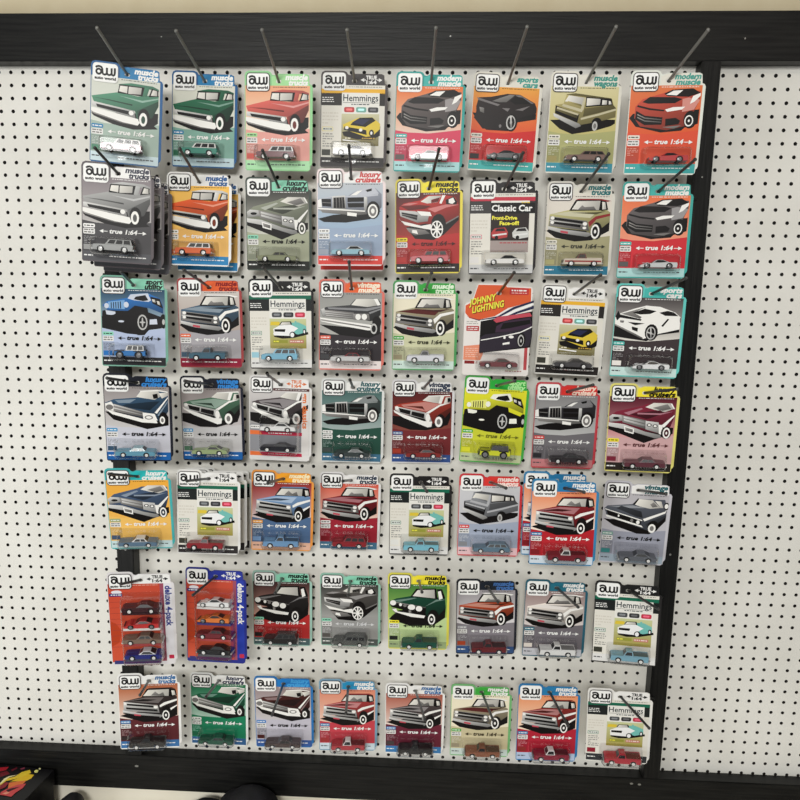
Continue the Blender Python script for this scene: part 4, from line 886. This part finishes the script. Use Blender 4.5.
DATA = {
 1: [
  C('sub', MT, BLUE, PURE, (32, 92, 148), ((205, 208, 195), (215, 220, 208)), (160, 182, 168), (200, 222, 226), B(70, 132, 102), ('suv', (128, 32, 66), (230, 228, 225)), 'blue edged card with green old truck print and maroon and white toy'),
  C('sub', MT, BLUE, PURE, (32, 92, 148), ((215, 215, 200), (210, 215, 200)), (125, 172, 155), (190, 215, 220), B(34, 100, 70), ('suv', (30, 130, 108), (225, 225, 220)), 'blue edged card with dark green old truck print and teal toy van'),
  C('sub', MT, (160, 222, 150), PURE, (142, 208, 142), ((238, 160, 115), (235, 225, 205)), (232, 160, 148), (170, 225, 170), B(205, 88, 78), ('suv', (100, 25, 35), (225, 225, 222)), 'light green edged card with faded red truck print'),
  M(HY, (70, 66, 66), PURE, (78, 70, 70), ('coupe', (215, 215, 212), (70, 70, 70)), 'grey topped yellow band magazine card with silver toy'),
  C('cam', MM, TEAL, PURE, (44, 158, 150), ((236, 112, 48), (228, 205, 190)), (220, 62, 92), (165, 215, 215), B(92, 82, 80), ('sport', (215, 215, 215), (205, 205, 205)), 'teal edged card with grey modern sports car print and silver toy'),
  C('camrear', SC, OFF, (60, 160, 145), OFF, ((240, 165, 62), (232, 80, 42)), (218, 40, 40), (60, 178, 172), B(38, 30, 30), ('sport', (40, 36, 36), (30, 28, 28)), 'off-white edged red card with black sports car seen from behind'),
  C('wagon', MW, OFF, (60, 150, 135), OFF, ((215, 205, 155), (195, 184, 112)), (172, 172, 112), (62, 150, 170), B(160, 148, 92), ('wagon', (128, 100, 90), (120, 94, 84)), 'off-white edged olive card with tan station wagon seen from behind'),
  C('cam', MM, OFF, (70, 160, 145), (222, 226, 214), ((226, 115, 62), (228, 85, 40)), (228, 78, 48), (58, 170, 168), B(190, 68, 50), ('sport', (195, 38, 42), (180, 30, 35)), 'off-white edged orange card with red sports car print, black hood'),
 ],
 2: [
  C('sub', MT, PURE, (60, 62, 78), (92, 84, 88), ((128, 118, 122), (188, 184, 180)), (72, 70, 72), (82, 82, 86), B(150, 150, 148, r=(190, 190, 188)), ('suv', (152, 154, 152), (170, 172, 170)), 'dark edged grey card with grey old truck print and grey toy'),
  C('sub', MT, PURE, (45, 95, 155), PURE, ((250, 190, 80), (250, 195, 90)), (238, 182, 92), (42, 132, 190), B(226, 86, 38, r=(235, 232, 225)), ('suv', (228, 98, 42), (235, 232, 228)), 'white edged yellow card with orange truck print and orange toy'),
  C('caddy', LC, MINT, (20, 30, 26), (66, 78, 70), ((60, 60, 55), (214, 214, 200)), (168, 172, 145), (40, 42, 38), B(130, 135, 115), ('sedan', (132, 137, 100), (125, 130, 95)), 'dark edged mint topped card with olive luxury sedan print', tt=BLK),
  C('lincoln', LC, PURE, (212, 72, 72), (236, 218, 216), ((190, 195, 200), (150, 176, 202)), (152, 170, 195), (230, 68, 60), B(152, 158, 172), ('coupe', (130, 182, 198), (232, 234, 234)), 'white and red edged pale blue card with grey coupe print'),
  C('silv', MT, YEL, BLK, (232, 214, 70), ((92, 28, 28), (175, 48, 36)), (192, 42, 40), (38, 32, 30), B(186, 42, 36), ('suv', (195, 34, 50), (190, 34, 48)), 'yellow edged card with red modern pickup print and red toy', tt=(80, 20, 20)),
  dict(kind='m', mag='Classic', hdr=TR, hb=(40, 38, 38), ht=PURE, edge=(46, 42, 42), band=(205, 50, 70), band2=(60, 58, 58), band3=(222, 90, 115), sw=(225, 222, 218), strip=(205, 205, 203), low=(200, 198, 195), pal={'b': (0, 0, 0)}, car=('coupe', (235, 233, 228), (60, 60, 62)), lab='black edged magazine card with red band, yellow lettering and white toy coupe'),
  C('square', MT, OFF, (38, 120, 122), (226, 222, 210), ((226, 218, 206), (226, 218, 202)), (168, 162, 122), (42, 122, 152), B(172, 166, 112, stripe=(150, 45, 48)), ('pickup', (214, 200, 180), (120, 50, 45)), 'off-white edged tan card with tan and maroon open truck print', stripe=(165, 48, 45), tt=(60, 60, 50)),
  C('cam', MM, TEAL, PURE, (58, 168, 158), ((240, 112, 62), (240, 150, 120)), (216, 42, 52), (170, 215, 212), B(92, 86, 86), ('sport', (205, 208, 208), (190, 192, 194)), 'teal edged red card with dark grey sports car print and silver toy'),
 ],
 3: [
  C('jeep', SU, MINT, (18, 28, 22), (118, 178, 155), ((26, 66, 96), (205, 218, 228)), (178, 192, 222), (40, 40, 44), B(32, 112, 192, w=(205, 212, 225)), ('jeep', (38, 120, 195), (228, 228, 225)), 'mint edged card with blue off-roader print and blue toy', tt=BLK),
  C('square', MT, ORG, (142, 24, 24), (166, 66, 66), ((205, 196, 188), (172, 155, 145)), (168, 164, 168), (152, 28, 55), B(62, 86, 106), ('pickup', (62, 102, 122), (62, 98, 118)), 'orange topped, maroon edged card with blue-grey pickup print'),
  M(HG, (32, 30, 30), PURE, (34, 32, 32), ('suv', (125, 188, 216), (128, 190, 216)), 'black edged green band magazine card with light blue toy truck', sw=(150, 200, 215)),
  C('impala', VM, (240, 95, 42), (250, 232, 205), (226, 112, 98), ((150, 150, 145), (175, 174, 168)), (52, 46, 50), (232, 220, 216), B(66, 66, 68), ('sedan', (205, 205, 204), (150, 30, 45)), 'orange topped, salmon edged card with dark grey sedan print', tagc=(232, 100, 80)),
  C('square', MT, GRN, (225, 245, 215), (80, 165, 95), ((236, 228, 200), (236, 228, 200)), (205, 206, 165), (205, 228, 216), B(150, 140, 110, l=(90, 30, 28), d=(70, 24, 24)), ('pickup', (225, 226, 232), (160, 158, 160)), 'green edged cream card with maroon and tan pickup print, white toy', tt=(60, 60, 40)),
  dict(kind='j', car=('coupe', (122, 62, 66), (112, 56, 60)), lab='orange headed card with slanted yellow lettering and black car print'),
  M(HY, PURE, BLK, (222, 220, 212), ('coupe', (72, 70, 72), (60, 58, 60)), 'white topped yellow band magazine card with charcoal toy coupe'),
  C('vette', SC, TEAL, PURE, (92, 200, 190), ((72, 66, 66), (232, 228, 218)), (62, 52, 54), (200, 228, 222), B(235, 230, 222), ('sport', (235, 236, 236), (225, 226, 226)), 'teal edged black card with white sports car seen from behind'),
 ],
 4: [
  C('sedan', LC, (30, 32, 42), (42, 132, 215), (34, 36, 46), ((150, 142, 140), (206, 202, 200)), (202, 202, 212), (26, 98, 176), B(50, 80, 108), ('sedan', (98, 160, 185), (150, 195, 205)), 'black edged card with blue luxury car print and light blue toy', tt=BLK, lc=(200, 203, 215), tagc=(60, 150, 205)),
  C('muscle', VM, (30, 32, 42), (42, 132, 215), (34, 36, 50), ((150, 140, 138), (196, 190, 190)), (198, 196, 196), (26, 98, 176), B(72, 112, 86), ('coupe', (152, 172, 118), (150, 168, 118)), 'black edged card with green muscle car print and pale green toy', tt=BLK, tagc=(60, 150, 205)),
  dict(kind='2', hdr=TR, hb=PURE, ht=(232, 115, 55), edge=(226, 224, 220), pal=B(72, 62, 64), cars=[('coupe', (236, 236, 234), (230, 230, 228)), ('coupe', (24, 24, 34), (24, 24, 32))], lab='white edged two-car card with white toy above black toy'),
  C('lincoln', LC, PURE, (45, 100, 105), (222, 224, 220), ((68, 104, 100), (165, 180, 176)), (38, 80, 66), (62, 112, 142), B(62, 72, 70), ('coupe', (56, 66, 66), (110, 118, 116)), 'white edged dark green card with dark luxury coupe print'),
  C('muscle', VM, PURE, (52, 62, 84), (222, 220, 220), ((92, 28, 28), (140, 72, 60)), (122, 42, 44), (52, 82, 145), B(168, 52, 36), ('coupe', (145, 38, 34), (138, 50, 44)), 'white edged maroon card with red muscle car print', tagc=(70, 110, 160)),
  C('jeep', SU, (36, 176, 56), (170, 235, 150), (64, 172, 66), ((226, 222, 32), (214, 212, 24)), (204, 208, 42), (186, 198, 150), B(216, 216, 34, w=(240, 240, 225)), ('jeep', (216, 222, 34), (46, 46, 40)), 'green edged yellow card with yellow off-roader print and toy', tt=(110, 112, 20)),
  C('lincoln', LC, RED, (250, 220, 200), (206, 62, 72), ((132, 130, 130), (190, 190, 188)), (112, 108, 112), (205, 125, 128), B(46, 44, 48), ('coupe', (46, 40, 44), (58, 54, 58)), 'red edged grey card with black luxury coupe print and black toy'),
  C('caddy', LC, YEL, BLK, (226, 216, 112), ((88, 20, 36), (228, 168, 166)), (208, 164, 164), (42, 36, 32), B(126, 34, 54), ('sedan', (100, 46, 58), (98, 52, 62)), 'yellow edged pink card with maroon luxury sedan print', tt=(96, 50, 50)),
 ],
 5: [
  C('caddy', LC, (34, 190, 190), PURE, (64, 182, 182), ((246, 172, 52), (246, 182, 78)), (246, 190, 88), (196, 222, 222), B(66, 86, 116), ('sedan', (92, 122, 148), (228, 230, 230)), 'teal edged yellow card with blue luxury sedan print, blue toy', tagc=(150, 170, 120)),
  M(HG, PURE, BLK, (232, 231, 226), ('pickup', (152, 32, 42), (150, 34, 44)), 'white edged green band magazine card with dark red toy pickup', strip=(50, 46, 46)),
  C('k10', MT, (250, 162, 32), (250, 235, 190), (240, 152, 62), ((152, 34, 32), (236, 228, 226)), (78, 108, 148), (230, 178, 150), B(112, 148, 192), ('pickup', (112, 158, 202), (118, 162, 205)), 'orange edged blue card with light blue pickup print and toy'),
  C('square', MT, PURE, (50, 62, 80), (226, 224, 222), ((222, 84, 62), (238, 218, 202)), (168, 36, 52), (66, 112, 142), B(122, 22, 32, r=(232, 228, 222)), ('suv', (155, 32, 42), (150, 34, 44)), 'white edged red card with dark red truck print and red toy'),
  M(HG, (32, 30, 30), PURE, (40, 38, 38), ('pickup', (122, 196, 216), (122, 196, 216)), 'black edged green band magazine card with sky blue toy pickup', sw=(226, 226, 220)),
  C('wagon', MW, (232, 52, 46), (250, 225, 215), (216, 52, 60), ((206, 206, 208), (192, 192, 198)), (162, 172, 192), (232, 190, 194), B(132, 134, 138), ('wagon', (96, 126, 146), (104, 132, 150)), 'red edged card with grey station wagon print, blue-grey toy', tt=BLK),
  C('k10', MT, BLUE, PURE, (52, 132, 182), ((238, 132, 84), (250, 240, 226)), (192, 32, 42), (205, 218, 228), B(132, 28, 34), ('pickup', (124, 24, 40), (232, 228, 224)), 'blue edged red card with dark red pickup print, white cab toy'),
  C('mustang', VM, PURE, (38, 100, 106), (196, 194, 200), ((186, 182, 186), (192, 190, 196)), (152, 154, 168), (150, 165, 178), B(84, 88, 98), ('coupe', (96, 100, 108), (100, 104, 112)), 'grey card with grey muscle car print and grey toy', tt=BLK, tagc=(120, 165, 150), sw=(50, 130, 130)),
 ],
 6: [
  dict(kind='4', hdr=TR, hb=PURE, ht=(50, 48, 50), edge=(222, 218, 218), side=(226, 224, 228), sidet=(50, 60, 140), cars=[('coupe', (62, 24, 32), (56, 24, 30)), ('sport', (208, 46, 46), (190, 40, 42)), ('sedan', (132, 108, 92), (128, 108, 94)), ('coupe', (38, 46, 132), (226, 228, 232))], strips=[(60, 30, 36), (228, 226, 222), (176, 70, 70), (80, 80, 100)], lab='white edged four-car pack with side reading deluxe 4-pack'),
  dict(kind='4', hdr=TR, hb=(38, 52, 160), ht=PURE, edge=(38, 46, 140), side=(38, 60, 176), sidet=PURE, cars=[('sport', (236, 236, 234), (232, 232, 230)), ('sport', (232, 120, 40), (222, 112, 38)), ('sedan', (120, 26, 36), (118, 28, 38)), ('coupe', (28, 28, 30), (30, 30, 32))], strips=[(228, 226, 222), (66, 60, 130), (190, 70, 70), (90, 90, 95)], lab='blue edged four-car pack with white, orange, red and black toys'),
  C('quad', MT, MINT, (16, 26, 22), (156, 196, 180), ((62, 36, 36), (226, 172, 152)), (188, 42, 42), (72, 96, 98), B(34, 30, 30), ('suv', (36, 34, 34), (64, 62, 62)), 'mint edged red card with black off-road truck print, black toy'),
  C('silv', MT, MINT, (16, 26, 22), (142, 192, 170), ((58, 58, 54), (172, 172, 168)), (156, 155, 152), (80, 88, 84), B(86, 82, 78), ('suv', (84, 86, 84), (92, 94, 92)), 'mint edged grey card with grey modern pickup print, grey toy', tt=(215, 215, 215)),
  C('quad', MT, YEL, BLK, (222, 212, 72), ((62, 122, 52), (172, 202, 92)), (188, 212, 145), (150, 170, 118), B(18, 64, 46), ('pickup', (18, 82, 66), (20, 84, 68)), 'yellow edged light green card with dark green truck print', tt=(40, 50, 30), sw=(32, 36, 32)),
  C('square', MT, (30, 36, 46), (62, 108, 175), (38, 40, 48), ((152, 146, 150), (230, 226, 226)), (132, 126, 132), (52, 82, 132), B(168, 62, 32), ('pickup', (112, 32, 38), (114, 36, 42)), 'black edged grey card with orange pickup print, maroon toy', tagc=(150, 150, 155)),
  C('square', MT, (34, 112, 134), PURE, (38, 96, 116), ((150, 124, 120), (226, 218, 214)), (112, 106, 112), (192, 192, 198), B(218, 208, 198, d=(150, 142, 136)), ('pickup', (232, 232, 230), (236, 236, 234)), 'dark teal edged card with white pickup print and white toy'),
  M(HG, (30, 30, 30), PURE, (40, 38, 38), ('pickup', (122, 172, 192), (132, 178, 196)), 'black topped green band magazine card with dusty blue toy pickup'),
 ],
 7: [
  C('k10', MT, PURE, (52, 112, 172), PURE, ((182, 92, 52), (238, 228, 218)), (98, 38, 42), (56, 112, 172), B(48, 38, 38, l=(110, 102, 100)), ('pickup', (30, 28, 28), (34, 32, 32)), 'white edged maroon card with black and white pickup print, black toy', tagc=(70, 140, 200)),
  C('sedan', LC, PURE, (48, 52, 76), (230, 232, 228), ((12, 108, 62), (190, 215, 200)), (22, 130, 88), (46, 92, 142), B(22, 92, 62), ('sedan', (16, 82, 62), (24, 92, 70)), 'white edged green card with dark green luxury car print'),
  C('sedan', LC, (30, 122, 202), (60, 160, 225), (40, 116, 186), ((152, 132, 132), (202, 198, 200)), (194, 190, 202), (56, 92, 162), B(72, 28, 26), ('sedan', (72, 56, 56), (82, 70, 70)), 'blue edged grey card with dark brown luxury car print', tt=BLK),
  C('k10', MT, (34, 142, 192), PURE, (120, 160, 186), ((226, 132, 102), (238, 205, 185)), (206, 62, 74), (204, 220, 230), B(165, 52, 52), ('pickup', (185, 44, 56), (236, 232, 230)), 'blue topped red card with red pickup print, red and white toy'),
  C('k10', MT, PURE, (58, 112, 172), PURE, ((172, 82, 62), (238, 224, 214)), (112, 36, 54), (56, 122, 182), B(72, 62, 62), ('pickup', (28, 28, 32), (34, 34, 38)), 'white edged maroon card with grey pickup print, small black toy', tagc=(70, 140, 200)),
  C('square', MT, (56, 172, 56), PURE, (112, 182, 112), ((238, 228, 198), (238, 228, 198)), (204, 192, 150), (196, 212, 205), B(150, 138, 112, l=(92, 34, 32), d=(72, 26, 26)), ('pickup', (142, 82, 56), (138, 80, 56)), 'green edged cream card with maroon pickup print, brown toy', tt=(70, 60, 40)),
  C('k10', MT, BLUE, PURE, (38, 122, 182), ((236, 142, 92), (246, 228, 205)), (188, 32, 52), (176, 194, 222), B(142, 42, 38), ('pickup', (145, 22, 52), (240, 236, 234)), 'blue edged red card with brick red pickup print, crimson toy'),
  M(HG, PURE, BLK, (228, 226, 220), ('pickup', (188, 34, 54), (190, 38, 56)), 'white topped green band magazine card with bright red toy pickup', strip=(50, 52, 56), sw=(150, 25, 45)),
 ]}
ROWN = ['top', 'second', 'third', 'fourth', 'fifth', 'sixth', 'bottom']

def pose_matrix(x, drop, out, roll, yaw, pitch):
    a, b, c = (math.radians(t) for t in (roll, yaw, pitch))
    M3 = Matrix(((math.cos(a), -math.sin(a), 0), (math.sin(a), math.cos(a), 0), (0, 0, 1))) @ \
         Matrix(((math.cos(b), 0, math.sin(b)), (0, 1, 0), (-math.sin(b), 0, math.cos(b)))) @ \
         Matrix(((1, 0, 0), (0, math.cos(c), -math.sin(c)), (0, math.sin(c), math.cos(c))))
    Cm = Matrix(((1, 0, 0), (0, 0, 1), (0, -1, 0)))
    M4 = (Cm @ M3 @ Cm.transposed()).to_4x4()
    M4.translation = W(x, drop, out)
    return M4

def copy_tree(o, parent=None):
    c = o.copy(); col.objects.link(c); c.parent = parent
    for ch in list(o.children): copy_tree(ch, c)
    return c

PKG = {}
for r in range(1, 8):
    for k in range(1, 9):
        d = DATA[r][k - 1]
        e = bpy.data.objects.new('carded_toy_car', None); col.objects.link(e)
        kind = d['kind']; H = 8.3 if kind == '4' else 7.2
        uc = 2.68 + 0.06 * (k - 4.5)
        if kind == 't': c = truck_card(d)
        elif kind == 'm': c = magazine_card(d)
        elif kind == 'j': c = lightning_card(d)
        elif kind == '2': c = two_pack_card(d)
        else: c = four_pack_card(d, H)
        c.build('backing_card', [M_PRINT], e)
        if kind != 'j':
            line = (60, 50, 52) if sum(d['edge']) > 420 else (236, 236, 232)
            b = bpy.data.objects.new('logo_badge', badge_mesh(line)); col.objects.link(b); b.parent = e
            b.location = (0, -0.055 * S, 0)
        if kind in ('t', 'm', 'j'):
            ty, bc, rc = d['car']
            toy_car(e, ty, bc, rc, uc, 6.5, stripe=d.get('stripe'), whitehub=ty not in ('jeep', 'sport'))
            blister(e, uc - 1.78, uc + 1.72, 5.3, 6.78, 1.5)
        elif kind == '2':
            for (ty, bc, rc), v in zip(d['cars'], (4.55, 6.25)): toy_car(e, ty, bc, rc, 2.6, v)
            blister(e, 0.95, 4.3, 3.2, 6.6, 1.5)
        else:
            for i, (ty, bc, rc) in enumerate(d['cars']):
                v = 3.05 + i * 1.38
                toy_car(e, ty, bc, rc, 2.75, v, whitehub=i % 2 == 0 or ty != 'sport')
                q = Card()
                q.box(cp(1.25, v + 0.06, 0.1), cp(4.15, v + 0.26, 1.0), d['strips'][i])
                q.build('name_strip', [M_PRINT], e)
            blister(e, 1.05, 4.3, 1.75, 7.75, 1.5)
        p = POSE[(r, k)]
        e.matrix_world = pose_matrix(*p)
        side = {1: 'leftmost', 2: 'second from left', 3: 'third from left', 4: 'fourth from left', 5: 'fourth from right', 6: 'third from right', 7: 'second from right', 8: 'rightmost'}[k]
        lab = d['lab']
        tag(e, lab, 'toy car package', 'carded toy cars hanging on the pegboard')
        PKG[(r, k)] = e

# further packages hanging behind the front one on the same hook
def behind(r, k, n, label, dx=0.0, dd=0.0, dz=1.6, roll=0.0):
    p = list(POSE[(r, k)])
    c = copy_tree(PKG[(r, k)])
    p[0] += dx; p[1] += dd + 0.19 * dz * n * 0.6; p[2] = max(p[2] - dz * n, 0.12); p[3] += roll
    c.matrix_world = pose_matrix(*p)
    tag(c, label, 'toy car package', 'carded toy cars hanging on the pegboard')
behind(2, 1, 1, 'dark edged package directly behind the grey truck package', 0.25, 0.15)
behind(2, 1, 2, 'rearmost dark edged package behind the grey truck package', 0.35, 0.25)
behind(2, 2, 1, 'package peeking out behind the orange truck package', 0.35, 0.2)
behind(2, 4, 1, 'red edged package peeking out below the pale blue coupe package', 0.0, 0.15)
behind(5, 2, 1, 'package directly behind the green band magazine package with red pickup', 0.2, 0.0)
behind(5, 2, 2, 'rearmost package behind the green band magazine package with red pickup', 0.3, 0.1)
behind(5, 7, 1, 'blue edged package peeking out left behind the dark red pickup package', -0.45, -0.45, 1.6)

# ------------------------------------------------------------------ wire peg hooks
def hook(base, hang, tip, label, m=M_HOOK):
    cu = bpy.data.curves.new('peg_hook', 'CURVE'); cu.dimensions = '3D'; cu.bevel_depth = 0.105 * S; cu.bevel_resolution = 3; cu.use_fill_caps = True
    d = (tip - hang).normalized()
    pts = [base + Vector((0, -0.1 * S, 0.0)), base + Vector((0, -0.14 * S, 0)), base.lerp(hang, 0.5), hang, hang.lerp(tip, 0.5), tip - d * 0.7 * S, tip]
    sp = cu.splines.new('POLY'); sp.points.add(len(pts) - 1)
    for i, q in enumerate(pts): sp.points[i].co = (q.x, q.y, q.z, 1)
    tmp = bpy.data.objects.new('tmp', cu); col.objects.link(tmp)
    dg = bpy.context.evaluated_depsgraph_get()
    me = bpy.data.meshes.new_from_object(tmp.evaluated_get(dg)); bpy.data.objects.remove(tmp); me.name = 'peg_hook'
    me.transform(Matrix.Translation(-base))
    me.materials.clear(); me.materials.append(m)
    for p in me.polygons: p.use_smooth = True
    o = bpy.data.objects.new('peg_hook', me); col.objects.link(o); o.location = base
    bm = bmesh.new(); bmesh.ops.create_uvsphere(bm, u_segments=12, v_segments=8, radius=0.13 * S)
    m2 = bpy.data.meshes.new('hook_tip'); bm.to_mesh(m2); bm.free(); m2.materials.append(m)
    t = bpy.data.objects.new('hook_tip', m2); col.objects.link(t); t.parent = o; t.location = tip - base
    tag(o, label, 'hook', 'wire peg hooks')
nth = {1: 'leftmost', 2: 'second', 3: 'third', 4: 'fourth', 5: 'fifth', 6: 'sixth', 7: 'seventh', 8: 'rightmost'}
for (r, k), p in POSE.items():
    tx, td, tz = TIP[r][k - 1]
    hang = W(p[0], p[1] - 0.12, p[2])
    front = 1.5 if k in (1, 8) else 0.0
    slope = (td - (p[1] - .12)) / (tz - p[2])
    base = W(p[0] - (tx - p[0]) / (tz - p[2]) * min(p[2] - front, 2.0) * 0.5, p[1] - 0.12 - (-0.5 if r >= 6 else max(min(slope, -0.05), -0.25)) * (p[2] - front), front)
    if k in (1, 8): base.x = min(max(base.x, 8.0 * S), 8.8 * S) if k == 1 else min(max(base.x, 54.9 * S), 55.7 * S)
    hook(base, hang, W(tx, td, tz), '%s peg hook holding the %s package of the %s row' % ('lit-toned dark wire' if r == 1 else 'dark wire', nth[k] + ('' if k in (1, 8) else ' from left'), ROWN[r - 1]), M_HOOK_LIT if r == 1 else M_HOOK)
